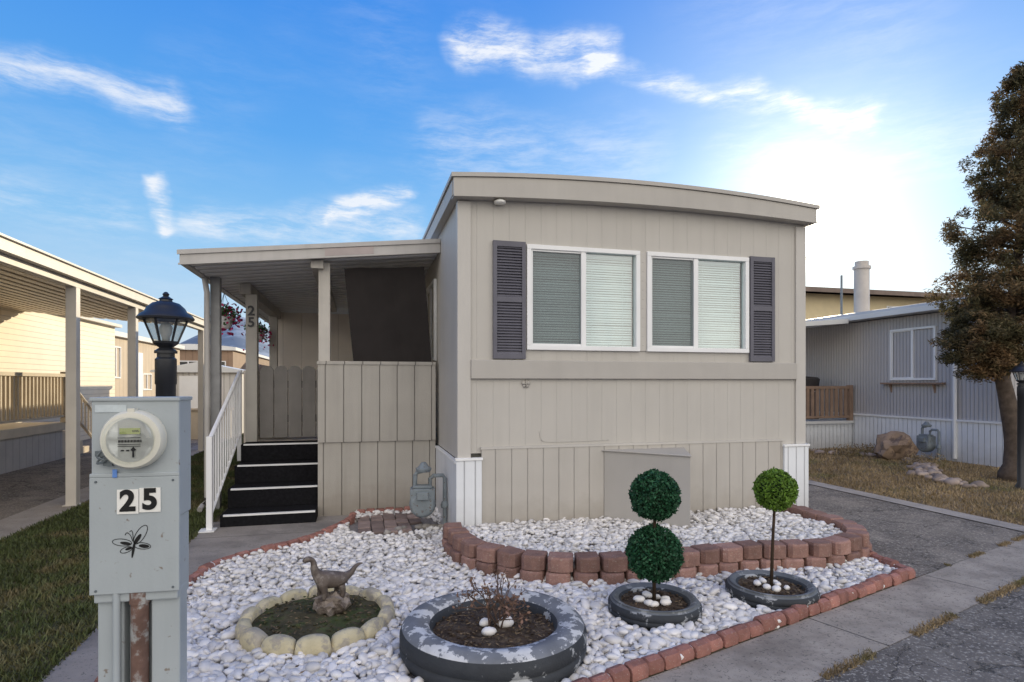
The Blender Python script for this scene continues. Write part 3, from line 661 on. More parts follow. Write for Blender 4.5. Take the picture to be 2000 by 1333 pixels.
mb.add(V,F); add_obj('scalloped_edge',mb,S,m_scal,55); soil(S,.37,.055,m_soilg,700); litter(S,.35,.055,200,m_litter)
pl=root('rose_bush','dry reddish twiggy shrub in the large tyre','shrub',(-.19,-2.24,.14))
mb=MB(); tips=[]
def branch(mb,p,d,L,r,dep,tips,spread=.6):
    n=3; pts=[Vector(p)]; dd=Vector(d).normalized()
    for i in range(n):
        dd=(dd+Vector((random.gauss(0,.16),random.gauss(0,.16),random.gauss(0,.08)))).normalized(); pts.append(pts[-1]+dd*L/n)
    mb.tube(pts,[r*(1-.4*i/n) for i in range(n+1)],5 if r<.02 else 9)
    tips.append((pts[-1],dd))
    if dep>0:
        for k in range(random.choice((2,3))):
            a=(dd+Vector((random.gauss(0,spread),random.gauss(0,spread),random.gauss(0,spread*.6)))).normalized()
            branch(mb,pts[random.choice((2,3))],a,L*random.uniform(.55,.8),r*.7,dep-1,tips,spread)
for k in range(8): branch(mb,(random.uniform(-.04,.04),random.uniform(-.03,.03),0),(random.gauss(0,.45),random.gauss(0,.4),1),.13,.0055,3,tips)
add_obj('twigs',mb,pl,m_twig)
P=np.array([t[0][:] for t in tips]); V,F=leafcloud(np.repeat(P,2,0)+rng.normal(0,.008,(2*len(P),3)),.024,.011); add_obj('dry_leaves',npmesh('dry_leaves',V,F),pl,mat('dry_leaf',(.17,.10,.07),.8,.2,10,0,1,island=.4))['kind']='stuff'
def topiary(loc,balls,top,m,label,lean=0):
    r=root('topiary_tree',label,'topiary',loc,group='artificial topiary trees')
    mb=MB(); mb.tube([(0,0,-.02),(lean*.4,0,top*.5),(lean,0,top)],[.012,.010,.009],8); add_obj('stem',mb,r,m_stem,True)
    for z,rad in balls:
        cx=lean*z/top; n=int(5600*(rad/.15)**2); d=rng.normal(size=(n,3)); d/=np.linalg.norm(d,axis=1)[:,None]
        k=1+.05*np.sin(d[:,0]*7+1)*np.sin(d[:,1]*6)*np.sin(d[:,2]*8)+.04*np.sin(d[:,0]*13)*np.sin(d[:,2]*12+2)
        P=d*(rad*(.84+.22*rng.random(n)**.8)*k)[:,None]+[cx,0,z]
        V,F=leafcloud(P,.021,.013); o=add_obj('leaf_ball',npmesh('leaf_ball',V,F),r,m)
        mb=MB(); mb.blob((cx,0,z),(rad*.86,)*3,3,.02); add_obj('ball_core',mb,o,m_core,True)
topiary((.88,-1.97,.09),[(.30,.162),(.655,.145)],.62,m_topi,'dark green topiary with two clipped balls in a tyre',.005)
topiary((1.75,-1.93,.09),[(.64,.128)],.60,m_topi2,'lime green topiary with one clipped ball in a tyre',.03)
# dinosaur
D=root('dinosaur_statue','small brown long-necked dinosaur statue on a stump rock','garden statue',(-1.04,-1.60,.06),.25)
mb=MB(); V,F=ICO[3]; out=[]
for p in V:
    q=Vector(p); a=math.atan2(q.y,q.x); rid=1+.30*noise.noise(Vector((math.cos(a)*3,math.sin(a)*3,q.z*.5)))+.12*math.sin(a*9+q.z)
    z=(q.z*.5+.5); f=1.15-.35*z if z<.8 else 1.0
    if z>.8: q.x*=1.25;q.y*=1.25
    out.append((q.x*.105*rid*f+.012,q.y*.08*rid*f,max(0,z**.8*.125+.03*noise.noise(Vector((q.x*5,q.y*5,3))))))
mb.add(out,F); add_obj('stump_base',mb,D,m_rock,40)
bp={'hip':(.048,0,.215),'belly':(.0,0,.213),'chest':(-.045,0,.225),'n1':(-.080,0,.252),'n2':(-.095,0,.288),'n3':(-.094,0,.322),'n4':(-.108,0,.345),'head':(-.132,0,.350),'snout':(-.160,0,.336),
 't1':(.090,0,.212),'t2':(.122,.005,.228),'t3':(.148,.012,.258),'t4':(.172,.02,.272),'t5':(.20,.028,.270)}
rad={'hip':.044,'belly':.050,'chest':.044,'n1':.032,'n2':.023,'n3':.018,'n4':.017,'head':.020,'snout':.012,'t1':.030,'t2':.020,'t3':.014,'t4':.010,'t5':.004}
names=list(bp); Vv=[bp[k] for k in names]; Rr=[rad[k] for k in names]; ed=[('hip','belly'),('belly','chest'),('chest','n1'),('n1','n2'),('n2','n3'),('n3','n4'),('n4','head'),('head','snout'),('hip','t1'),('t1','t2'),('t2','t3'),('t3','t4'),('t4','t5')]
E=[(names.index(a),names.index(b)) for a,b in ed]
for base,sx in (('hip',.052),('chest',-.05)):
    for sy in (-1,1):
        k=len(Vv); o_=random.uniform(-.014,.014)
        Vv+=[(sx+o_*.3,sy*.036,.18),(sx+o_+.006,sy*.042,.145),(sx+o_,sy*.043,.115),(sx+o_-.012,sy*.043,.108)]; Rr+=[.026,.018,.016,.013]
        E+=[(names.index(base),k),(k,k+1),(k+1,k+2),(k+2,k+3)]
me=bpy.data.meshes.new('dinosaur_body'); me.from_pydata(Vv,E,[]); ob=bpy.data.objects.new('dinosaur_body',me); COL.objects.link(ob); ob.parent=D
sk=ob.modifiers.new('skin','SKIN'); 
for i,v in enumerate(me.skin_vertices[0].data): v.radius=(Rr[i],Rr[i]); v.use_root=(i==0)
sk.use_smooth_shade=True; sb=ob.modifiers.new('sub','SUBSURF'); sb.levels=sb.render_levels=2
me.materials.append(m_dino)
# ------------------------------------------------------------ electric meter pedestal
MP=root('electric_meter_pedestal','pale grey electric meter pedestal marked 25','electric meter box',(-1.68,-2.79,0),math.radians(-4))
w=.149
mb=MB(); mb.box(-w,0,.93,w,.13,1.375); mb.box(-w+.006,.004,.62,w-.006,.126,.93); add_obj('cabinet',mb,MP,m_box,bevel=.006)
mb=MB(); mb.box(-w-.003,-.008,.655,w+.003,-.0005,1.085); mb.box(-w-.003,-.008,1.085,w+.003,.003,1.10); add_obj('cover_panel',mb,MP,m_box,bevel=.003)
mb=MB(); mb.box(-w-.004,-.006,1.366,w+.004,.134,1.380); add_obj('lid',mb,MP,m_box,bevel=.003)
for b in ((-w+.012,.02,0,-.048,.10,.66),(.045,.02,0,w-.004,.10,.66),(-.047,.06,0,.044,.10,.66)):
    mb=MB(); mb.box(*b); add_obj('pedestal_leg',mb,MP,m_box,bevel=.006)
mb=MB(); mb.cyl((.005,.025,0),(.005,.025,.665),.030,n=20); mb.cyl((.005,.025,.61),(.005,.025,.655),.035,n=20); add_obj('conduit',mb,MP,m_rust,40)
mb=MB(); mb.cyl((-.066,.005,0),(-.066,.005,.665),.013,n=12); add_obj('thin_conduit',mb,MP,m_box,40)
mb=MB()
for sx,sz in ((-.13,.67),(.13,.67),(-.13,1.07),(.13,1.07)): mb.lathe([(0,0),(.005,0),(.004,-.003),(0,-.003)],(sx,-.008,sz),8,axis='y')
add_obj('screw',mb,MP,m_boxd)['kind']='stuff'
cx,cz=.0,1.225
mb=MB(); mb.lathe([(.0,0.),(.108,0),(.108,-.03),(.100,-.042),(.084,-.044)],(cx,0,cz),48,axis='y'); mb.box(cx-.012,-.04,cz+.10,cx+.012,-.01,cz+.115); add_obj('meter_ring',mb,MP,m_cream,40)
mb=MB(); mb.lathe([(.0,-.046),(.080,-.046)],(cx,0,cz),48,axis='y'); add_obj('meter_face',mb,MP,mat('meter_face',(.70,.71,.67),.5,.03,6,0,1))
mb=MB(); mb.lathe([(.085,-.042),(.085,-.070),(.080,-.082),(.066,-.086),(0,-.088)],(cx,0,cz),48,axis='y'); add_obj('meter_cover_glass',mb,MP,glassmat('meter_glass',(.97,.98,.97),.05),True)
mb=MB(); mb.box(cx-.034,-.049,cz+.022,cx+.034,-.0465,cz+.044); add_obj('meter_display',mb,MP,mat('lcd_green',(.30,.34,.12),.3,.05,5,0,1))
mb=MB()
for i in range(22):
    x=cx-.038+i*.0035; mb.box(x,-.0485,cz-.008,x+.0012+.0012*(i%3==0),-.047,cz+.001)
for z in (.008,-.016,-.023): mb.box(cx-.04,-.0485,cz+z,cx+.035,-.047,cz+z+.0018)
mb.cyl((cx+.012,-.050,cz-.062),(cx+.012,-.050,cz-.035),.003,n=6); mb.prism([(cx+.002,-.051,cz-.037),(cx+.022,-.051,cz-.037),(cx+.012,-.051,cz-.024)],(0,.003,0))
for k in range(3): mb.box(cx-.03+.018*k,-.0485,cz-.040,cx-.020+.018*k,-.047,cz-.035)
add_obj('meter_print',mb,MP,m_ink)
me=text_mesh('kWh',.011,.0006); add_obj('meter_print',me,MP,m_ink,loc=(cx+.020,-.050,cz+.033))
mb=MB(); mb.tube(catmull([(-.10,-.02,1.19),(-.115,-.03,1.165),(-.09,-.03,1.15),(-.12,-.02,1.14),(-.10,-.02,1.17)],6),[.004]*25,6); mb.box(-.125,-.025,1.165,-.095,-.012,1.185); mb.box(-.10,-.022,1.13,-.07,-.012,1.15); add_obj('wire_seal',mb,MP,m_boxd,40)
mb=MB(); mb.box(-.073,-.012,1.085,-.058,-.009,1.115); add_obj('blue_tag',mb,MP,mat('blue_tag',(.12,.25,.6),.5))
mb=MB(); mb.box(-.135,-.003,1.325,-.03,-.0005,1.352); add_obj('sticker',mb,MP,mat('faded_sticker',(.5,.55,.56),.5,.1,30,.1,60))
for i,ch in enumerate('25'):
    mb=MB(); x=-.022+i*.075; dz=.004*i; mb.box(x-.036,-.012,.995+dz-.045,x+.036,-.009,.995+dz+.045); add_obj('number_plate',mb,MP,m_plate)
    me=text_mesh(ch,.105,.0008,.0042); add_obj('house_number',me,MP,m_ink,loc=(x,-.0135,.995+dz))
mb=MB(); Y=-.0092
def flat(pts): mb.add([(x,Y,z) for x,z in pts],[tuple(range(len(pts)))])
def ell(cx_,cz_,a,b,rot,n=20): return [(cx_+a*math.cos(t)*math.cos(rot)-b*math.sin(t)*math.sin(rot),cz_+a*math.cos(t)*math.sin(rot)+b*math.sin(t)*math.cos(rot)) for t in [2*math.pi*k/n for k in range(n)]]
def ring(cx_,cz_,a,b,rot,th=.0026,n=24):
    o1=ell(cx_,cz_,a,b,rot,n); i1=ell(cx_,cz_,a-th,b-th,rot,n)
    mb.add([(x,Y,z) for x,z in o1+i1],[(k,(k+1)%n,n+(k+1)%n,n+k) for k in range(n)])
def strip(P,w):
    P=catmull([(x,z) for x,z in P],6); V=[];F=[]
    for i,p in enumerate(P):
        d=(P[min(i+1,len(P)-1)]-P[max(i-1,0)]).normalized(); n=Vector((-d.y,d.x,0))*w; V+=[(p.x+n.x,Y,p.y+n.y),(p.x-n.x,Y,p.y-n.y)]
    for i in range(len(P)-1): F.append((2*i,2*i+1,2*i+3,2*i+2))
    mb.add(V,F)
bx,bz=-.004,.835
flat(ell(bx,bz-.018,.0045,.032,-.15))
ring(bx-.038,bz+.010,.034,.014,-.15); flat(ell(bx-.026,bz+.006,.019,.006,-.2))
ring(bx-.024,bz-.018,.022,.011,.35); flat(ell(bx-.016,bz-.014,.012,.005,.3))
ring(bx+.024,bz+.036,.040,.017,1.05); flat(ell(bx+.014,bz+.02,.022,.007,1.0))
ring(bx+.030,bz-.006,.030,.013,-.15); flat(ell(bx+.036,bz-.007,.018,.007,-.15))
strip([(bx-.002,bz+.012),(bx-.010,bz+.035),(bx-.022,bz+.045),(bx-.028,bz+.036)],.0012); strip([(bx,bz+.012),(bx-.002,bz+.04),(bx-.006,bz+.052),(bx-.013,bz+.048)],.0012)
add_obj('butterfly_decal',mb,MP,m_ink)
# ------------------------------------------------------------ lamps
def lamp(loc,hh,label,s=1):
    r=root('yard_lamp',label,'lamp post',loc,group='black yard lamps'); r.scale=(s,)*3
    mb=MB(); mb.lathe([(.0,0),(.075,0),(.075,.04),(.047,.09),(.045,hh-.16),(.049,hh-.155),(.049,hh-.03),(.040,hh-.02),(.04,hh)],(0,0,0),20); 
    add_obj('post',mb,r,m_black,40)
    h=hh
    mb=MB(); mb.lathe([(0,h),(.052,h),(.052,h+.012),(.030,h+.028),(.058,h+.05),(.06,h+.06),(0,h+.06)],(0,0,0),20)
    n=6; zb_,zt=h+.06,h+.175; rb,rt=.055,.098
    for k in range(n):
        a=2*math.pi*k/n+.3; mb.tube([(rb*math.cos(a),rb*math.sin(a),zb_),(rt*math.cos(a),rt*math.sin(a),zt)],[.005,.006],5)
        b=a+2*math.pi/n; mb.tube([(rt*math.cos(a),rt*math.sin(a),zt),(rt*math.cos(b),rt*math.sin(b),zt)],[.008,.008],5)
    add_obj('lamp_frame',mb,r,m_black,40)
    mb=MB(); mb.lathe([(.128,zt-.004),(.130,zt+.004),(.120,zt+.018),(.098,zt+.032),(.086,zt+.055),(.062,zt+.078),(.030,zt+.088),(.028,zt+.096),(.034,zt+.10),(.022,zt+.108),(.012,zt+.115),(.016,zt+.125),(.008,zt+.135),(0,zt+.138)],(0,0,0),24); add_obj('lamp_hood',mb,r,m_black,35)
    V=[];F=[]
    for k in range(n):
        a=2*math.pi*k/n+.3; V+=[((rb-.003)*math.cos(a),(rb-.003)*math.sin(a),zb_),((rt-.003)*math.cos(a),(rt-.003)*math.sin(a),zt)]
    for k in range(n): j=(k+1)%n; F.append((2*k,2*j,2*j+1,2*k+1))
    mb=MB(); mb.add(V,F); add_obj('lamp_glass',mb,r,m_lampglass)
    mb=MB(); mb.lathe([(.0,h+.06),(.018,h+.06),(.018,h+.08),(.028,h+.105),(.03,h+.13),(.018,h+.155),(0,h+.16)],(0,0,0),16); add_obj('bulb',mb,r,m_bulb,True)
lamp((-1.825,-1.92,.0),1.585,'black lantern yard lamp behind the meter pedestal')
lamp((7.8,.74,0),1.42,'black lantern yard lamp beside the evergreen tree')
# ------------------------------------------------------------ left carport
cp=root('carport','beige metal carport with ribbed roof and square posts','carport',(-5.8,2,0))
mb=MB(); pan_roof_long(mb,-7.6,2.93,-4.06,2.66,-1.2,9.2,.22,.055); L_(cp,mb,'carport_roof',m_cproof)
mb=MB(); mb.box(-4.06,-1.25,2.64,-3.99,9.25,2.755); mb.box(-4.05,-1.25,2.755,-3.96,9.25,2.775); L_(cp,mb,'roof_gutter',m_cpmetal)
mb=MB(); mb.box(-4.17,-1.2,2.56,-4.07,9.2,2.655); L_(cp,mb,'roof_beam',m_cpmetal,bevel=.004)
for y in (2.74,4.65,8.6):
    mb=MB(); mb.box(-4.175,y-.055,0,-4.065,y+.055,2.56); mb.box(-4.20,y-.08,.008,-4.04,y+.08,.02); L_(cp,mb,'carport_post',m_cpmetal,bevel=.005)
lh=root('neighbour_home','cream lap-sided home with a raised deck under a carport','mobile home',(-9.4,7,0))
mb=MB(); mb.box(-11.3,-2,.0,-7.6,13.9,3.04); L_(lh,mb,'wall',m_lap)
mb=MB(); mb.prism([(-11.5,-2.1,3.04),(-7.45,-2.1,3.04),(-7.45,-2.1,3.12),(-9.4,-2.1,3.3),(-11.5,-2.1,3.12)],(0,16.1,0)); L_(lh,mb,'roof',m_cpmetal)
mb=MB(); mb.box(-7.6,2,.55,-6.3,7.87,.70); L_(lh,mb,'deck',m_deck)
mb=MB(); mb.box(-6.40,2,.0,-6.34,7.8,.55); mb.box(-7.6,7.75,0,-6.40,7.80,.55); L_(lh,mb,'deck_skirting',m_dskirt)
mb=MB(); mb.box(-6.36,2,1.56,-6.27,7.87,1.62); mb.box(-6.35,2,.80,-6.29,7.87,.84)
for i in range(49):
    y=2.0+i*.12; mb.box(-6.34,y-.018,.84,-6.30,y+.018,1.56)
for y in (2.05,4.9,7.83): mb.box(-6.37,y-.05,.7,-6.26,y+.05,1.66)
for z in (1.58,1.02): mb.tube([(-6.32,7.87,z),(-6.32,9.1,z-.75)],[.03,.03],6)
for i in range(8):
    f=(i+.5)/8; mb.cyl((-6.32,7.87+1.23*f,1.02-.75*f),(-6.32,7.87+1.23*f,1.58-.75*f),.014,n=6)
L_(lh,mb,'deck_railing',m_deck)
mb=MB()
for i in range(4): mb.box(-7.4,7.81+i*.3,0,-6.36,8.11+i*.3,.52-.13*i)
L_(lh,mb,'deck_steps',m_deck)
mb=MB(); mb.box(-7.60,5.85,.70,-7.55,6.75,2.72); L_(lh,mb,'door',m_white)
def simple_home(name,label,x0,y0,x1,y1,h,mw,mr,arch=.12,wins=(),ov=.15):
    r=root(name,label,'mobile home',((x0+x1)/2,(y0+y1)/2,0)); 
    mb=MB(); mb.box(x0,y0,0,x1,y1,h); L_(r,mb,'wall',mw)
    xs=np.linspace(x0-ov,x1+ov,11); xm=(x0+x1)/2; hw=(x1-x0)/2+ov
    mb=MB(); mb.prism([(x,y0-ov,h+.05+arch*(1-((x-xm)/hw)**2)) for x in xs]+[(x,y0-ov,h-.10) for x in (x1+ov,x0-ov)],(0,y1-y0+2*ov,0)); L_(r,mb,'roof',mr)
    for wx,wy,wz,side,w,hh in wins:
        o=window(r,(0,0,0),{'f':0,'r':math.pi/2,'l':-math.pi/2}[side],w,hh,.5,False); o.location=(wx-r.location.x,wy-r.location.y,wz)
    return r
hm=simple_home('neighbour_home','tan mobile home with white window beyond the carport',-12,14.9,-8.2,22.5,3.0,m_tan,m_wroof,wins=[(-8.19,15.3,1.6,'r',.7,1.0),(-8.19,18.0,1.2,'r',.9,.6)])
mb=MB(); mb.box(-8.2,17.0,.5,-8.14,17.9,2.5); L_(hm,mb,'door',m_white)
simple_home('neighbour_home','brown mobile home with white roof at the far row',-10.2,25,-6.6,40,3.1,mat('brown_siding',(.28,.19,.13),.7,.1,1.5,.1,50,groove=(X1,.3,.02,.01,.7)),m_wroof,wins=[(-9.2,24.98,1.5,'f',1.4,1.0),(-7.5,24.98,1.5,'f',.6,1.0)])
simple_home('neighbour_home','pale mobile home with flat roof at the far row',-5.2,30,-1.6,42,3.0,m_tan,m_wroof,wins=[(-4.6,29.98,1.6,'f',1.2,1.0)])
sh=root('garden_shed','small white metal garden shed with low gable roof','shed',(-5.2,14,0))
mb=MB(); mb.box(-6.3,13,0,-4.1,15,1.75); L_(sh,mb,'wall',mat('shed_metal',(.6,.58,.55),.5,.06,2,.1,30,groove=(X1,.15,.03,.01,.75)))
mb=MB(); mb.prism([(-6.4,12.9,1.75),(-4.0,12.9,1.75),(-4.0,12.9,1.80),(-5.2,12.9,2.05),(-6.4,12.9,1.80)],(0,2.2,0)); L_(sh,mb,'roof',m_wroof)
mb=MB(); mb.box(-5.7,12.97,.05,-4.7,12.995,1.65); L_(sh,mb,'door',m_white)
mb=MB(); mb.box(-6.3,11.5,0,-4.1,11.58,.75); mb.box(-6.35,11.46,.75,-4.05,11.62,.80); o=add_obj('garden_wall',mb,None,m_deck); tag(o,'low beige wall with cap near the shed','wall')
# ------------------------------------------------------------ right home
rh=root('neighbour_home','grey corrugated mobile home with white skirting','mobile home',(11.6,8,0))
mb=MB(); mb.box(9.76,2.3,.74,13.4,18,2.78); L_(rh,mb,'wall',m_greyhome)
mb=MB(); mb.box(9.72,2.26,0,13.44,18,.74); L_(rh,mb,'skirting',m_wskirt)
mb=MB(); mb.box(9.69,2.23,.742,9.758,18,.78); mb.box(9.758,2.23,.742,13.4,2.298,.78); L_(rh,mb,'skirting_cap',m_white)
xs=np.linspace(9.5,13.6,11); mb=MB(); mb.prism([(x,2.1,2.96+.18*(1-((x-11.55)/2.05)**2)) for x in xs]+[(x,2.1,2.80) for x in (13.6,9.5)],(0,16,0)); L_(rh,mb,'roof',mat('grey_roof',(.50,.51,.52),.5,.08,2,.1,30))
mb=MB(); mb.box(9.42,2.08,2.80,9.495,18,2.90); L_(rh,mb,'roof_gutter',m_wroof)
window(rh,(9.755-11.6,4.58-8,1.5),-math.pi/2,1.0,1.04,.5,False)
mb=MB(); mb.box(9.66,3.4,1.42,9.757,4.75,1.455); 
for y in (3.6,4.55): mb.prism([(9.70,y,1.42),(9.757,y,1.42),(9.757,y,1.25)],(0,.03,0))
L_(rh,mb,'window_shelf',m_wood)
mb=MB(); mb.tube([(9.68,3.18,2.82),(9.70,3.18,2.6),(9.70,3.18,.06)],[.035]*3,8); L_(rh,mb,'downspout',m_white)
mb=MB(); mb.cyl((10.05,5.6,2.9),(10.05,5.6,4.02),.155,n=24); mb.cyl((10.05,5.6,4.0),(10.05,5.6,4.06),.185,n=24); mb.cyl((10.05,5.6,4.06),(10.05,5.6,4.17),.14,n=24); L_(rh,mb,'chimney_pipe',mat('chimney_metal',(.55,.50,.44),.4,.1,4,.1,30),smooth=40)
mb=MB(); mb.cyl((9.98,6.1,2.9),(9.98,6.1,3.95),.025,n=8); L_(rh,mb,'vent_pipe',m_gas)
rp=root('porch','small side porch with brown railing and white skirting','porch',(9,7,0))
mb=MB(); mb.box(8.2,5.5,0,9.68,9.5,.56); L_(rp,mb,'porch_skirt',m_wskirt)
mb=MB(); mb.box(8.15,5.45,.562,9.68,9.5,.62); L_(rp,mb,'porch_floor',m_wroof)
mb=MB(); mb.box(8.2,5.48,1.32,9.66,5.56,1.38); mb.box(8.2,5.48,.68,9.66,5.54,.73)
for i in range(12): x=8.24+i*.124; mb.box(x,5.49,.73,x+.075,5.52,1.32)
for x in (8.16,9.6): mb.box(x,5.47,.62,x+.09,5.57,1.40)
L_(rp,mb,'railing',m_wood)
mb=MB(); 
for i in range(3): mb.box(7.2+i*.3,5.7,.18*i,8.199,7.2,.18*(i+1)-.002)
L_(rp,mb,'steps',m_conc)
mb=MB(); mb.prism([(7.9,5.3,2.62),(9.40,5.3,2.74),(9.40,5.3,2.84),(7.9,5.3,2.72)],(0,6,0)); L_(rp,mb,'porch_roof',m_wroof)
mb=MB(); mb.lathe([(0,0),(.3,0),(.42,.08),(.45,.3),(.4,.34),(0,.38)],(9.05,6.4,.62+.62),24); mb.box(8.75,6.1,.62,9.35,6.7,1.24); o=add_obj('covered_grill',mb,None,mat('grill_cover',(.05,.045,.045),.8),30); tag(o,'round covered grill standing on the side porch','grill')
gasmeter((9.35,3.45,.0),'grey gas meter with pipes against white skirting',1.1,-math.pi/2)
mb=MB(); mb.blob((0,0,.2),(.38,.28,.30),3,.28,1.4,seed=5); o=add_obj('boulder',mb,None,m_boul,30,loc=(8.9,3.75,0)); tag(o,'brown rough boulder in the dry yard','boulder')
mb=MB()
for k in range(110):
    t=k/110; x=8.2+.9*math.sin(t*5)+random.uniform(-.18,.18); y=5.0-4.0*t+random.uniform(-.15,.15); s=random.uniform(.04,.11); mb.blob((x,y,.03),(s,s*.8,s*.55),2,.25,seed=k,rot=k)
o=add_obj('rock_border',mb,None,mat('yard_rock',(.30,.24,.20),.9,.25,6,.8,30,island=.4),True); tag(o,'line of small brown and tan rocks edging the dry yard bed','rocks',kind='stuff')
for k,(x,y) in enumerate(((8.7,2.9),(9.2,4.6),(8.5,4.4))):
    r=root('shrub','low scruffy olive shrub by the rocks','shrub',(x,y,0),group='low yard shrubs'); P=rng.normal(size=(700,3))*[.16,.16,.06]+[0,0,.07]; P[:,2]=np.abs(P[:,2]); V,F=leafcloud(P,.06,.015,1.5); add_obj('leaves',npmesh('leaves',V,F),r,m_dryb)
yb=root('house','yellow two-storey house with brown low-pitched roof','house',(26,22,0))
mb=MB(); mb.box(18.5,18.5,0,34,28,5.75); L_(yb,mb,'wall',m_yel)
mb=MB(); mb.prism([(17.9,17.7,5.70),(17.9,23,6.7),(17.9,28.8,5.7),(17.9,28.8,5.9),(17.9,23,6.95),(17.9,17.7,5.92)],(16.8,0,0)); L_(yb,mb,'roof',m_broof)
window(yb,(24.5-26,18.48-22,4.3),0,1.6,1.0,.5,False)
# ------------------------------------------------------------ trees
def crown_mesh(clumps,per,ln,wd):
    Ps=[]
    for c,rx,rz in clumps:
        n=int(per*(rx/.2)**2); d=rng.normal(size=(n,3)); d/=np.linalg.norm(d,axis=1)[:,None]; q=rng.random(n)**.55*(1+.25*rng.random(n)**6)
        Ps.append(d*q[:,None]*[rx,rx,rz]+np.array(c))
    return leafcloud(np.concatenate(Ps),ln,wd,.8)
et=root('evergreen_tree','tall brownish evergreen with clipped lower clump and bare trunk','tree',(8.45,1.3,0))
mb=MB(); tr=catmull([(0,0,0),(.02,0,.6),(-.12,0,1.2),(-.16,.05,1.7),(.05,.1,2.4),(.25,.1,3.5),(.32,.1,5.2),(.34,.1,6.2)],5); nT=len(tr)
mb.tube(tr,[.14*(1-.85*i/(nT-1))+(.05 if i<2 else 0) for i in range(nT)],12)
clumps=[]
for k in range(16):
    a=random.uniform(0,6.28); e=random.uniform(-.2,.6); mb.tube([(-.14,.05,1.45+k*.01),(-.35+.35*math.cos(a),.05+.4*math.sin(a),2.0+e*.4)],[.035,.012],6)
for k in range(150):
    d=Vector((random.gauss(0,1),random.gauss(0,1),random.gauss(0,1))).normalized()*random.random()**.33
    clumps.append(((-.42+d.x*.56,.05+d.y*.55,2.03+d.z*.50),random.uniform(.08,.19),random.uniform(.07,.14)))
for k in range(620):
    t=random.random()**1.3; z=2.35+3.8*t; Rm=1.25*(1-t)**.72*(.80+.20*math.sin(t*23))+.06
    if t<.1: Rm*=.85
    a=random.uniform(0,6.28); q=Rm*random.uniform(.1,1)**.55; cx_=.24+.08*t
    p=(cx_+q*math.cos(a),.1+q*math.sin(a),z+q*.22); clumps.append((p,random.uniform(.08,.17)*(1.15-.5*t),random.uniform(.07,.16)))
    if k%4==0: mb.tube([(cx_-.05,.1,z-.1),p],[.022*(1-t)+.006,.004],5)
add_obj('trunk',mb,et,m_bark,True)
V,F=crown_mesh(clumps,330,.068,.017); add_obj('crown',npmesh('crown',V,F),et,m_needle)
def bare(loc,h,label,seed=1):
    random.seed(seed); r=root('bare_tree',label,'tree',loc,group='bare winter trees'); mb=MB(); tips=[]
    mb.tube([(0,0,0),(.1,0,h*.35),(.0,.1,h*.6)],[.16,.12,.07],9); add_obj('trunk',mb,r,m_bark)
    mb=MB()
    for k in range(6): branch(mb,(0,.1*k/6,h*(.35+.04*k)),(random.gauss(0,.4),random.gauss(0,.4),1),h*.20,.04,4,tips,.5)
    add_obj('branches',mb,r,m_bark)
bare((15.9,17.0,0),9.6,'leafless tree rising behind the mobile home roof',seed=4)
random.seed(77)
# ------------------------------------------------------------ hills
V=[];F=[]; n=240; RR=[2600,3300,4200,5200]
for k in range(n):
    a=2*math.pi*k/n; azd=(math.degrees(a)+180)%360-180
    base=150+70*noise.noise(Vector((math.cos(a)*3,math.sin(a)*3,1)))+45*noise.noise(Vector((math.cos(a)*11,math.sin(a)*11,4)))
    pk=300*math.exp(-((azd+10.3)/4.2)**2)
    if -10<azd<70: base*=max(.25,1-(azd+10)/15) if azd<5 else .25
    hh=[0,.45*(base+pk),(base+pk),.0]
    for r,h in zip(RR,hh):
        V.append((r*math.sin(a),r*math.cos(a),h+ (30*noise.noise(Vector((math.cos(a)*25,math.sin(a)*25,r))) if h>0 else -5)))
for k in range(n):
    for i in range(3): j=(k+1)%n; F.append((k*4+i,j*4+i,j*4+i+1,k*4+i+1))
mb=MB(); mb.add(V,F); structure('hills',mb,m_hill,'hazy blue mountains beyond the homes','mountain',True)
# ------------------------------------------------------------ sky & sun
AZ,EL=math.radians(41.3),math.radians(13.4)
w=bpy.data.worlds.new('World'); sc.world=w; w.use_nodes=True; nt=w.node_tree; L=nt.links.new
bg=nt.nodes['Background']; bg.inputs[1].default_value=.12; S=1/.12
sky=node(nt,'ShaderNodeTexSky',sky_type='NISHITA'); sky.sun_disc=False; sky.sun_elevation=EL; sky.sun_rotation=AZ; sky.altitude=1300; sky.air_density=1.0; sky.dust_density=.4; sky.ozone_density=1.5
tc=node(nt,'ShaderNodeTexCoord').outputs['Generated']
nv=node(nt,'ShaderNodeVectorMath',operation='NORMALIZE'); L(tc,nv.inputs[0])
sp=node(nt,'ShaderNodeSeparateXYZ'); L(nv.outputs[0],sp.inputs[0])
az=math_(nt,'ARCTAN2',sp.outputs[0],sp.outputs[1]); el=math_(nt,'ARCSINE',sp.outputs[2])
cb=node(nt,'ShaderNodeCombineXYZ'); L(math_(nt,'MULTIPLY',az,57.2958),cb.inputs[0]); L(math_(nt,'MULTIPLY',el,57.2958),cb.inputs[1])
P0=cb.outputs[0]
def wn(scale,det,vec,rough=.6,col=False,dist=0):
    n=node(nt,'ShaderNodeTexNoise'); setin(n,Scale=scale,Detail=det,Roughness=rough,Distortion=dist); L(vec,n.inputs['Vector']); return n.outputs['Color' if col else 'Fac']
def warp(scale,det,amp):
    wc=wn(scale,det,P0,.55,True)
    w0=node(nt,'ShaderNodeVectorMath',operation='SUBTRACT'); L(P0,w0.inputs[0]); w0.inputs[1].default_value=(amp[0]/2,amp[1]/2,0)
    wv=node(nt,'ShaderNodeVectorMath',operation='MULTIPLY_ADD'); L(wc,wv.inputs[0]); wv.inputs[1].default_value=(*amp,0); L(w0.outputs[0],wv.inputs[2]); return wv.outputs[0]
PW=warp(.14,4.0,(6,3.6))
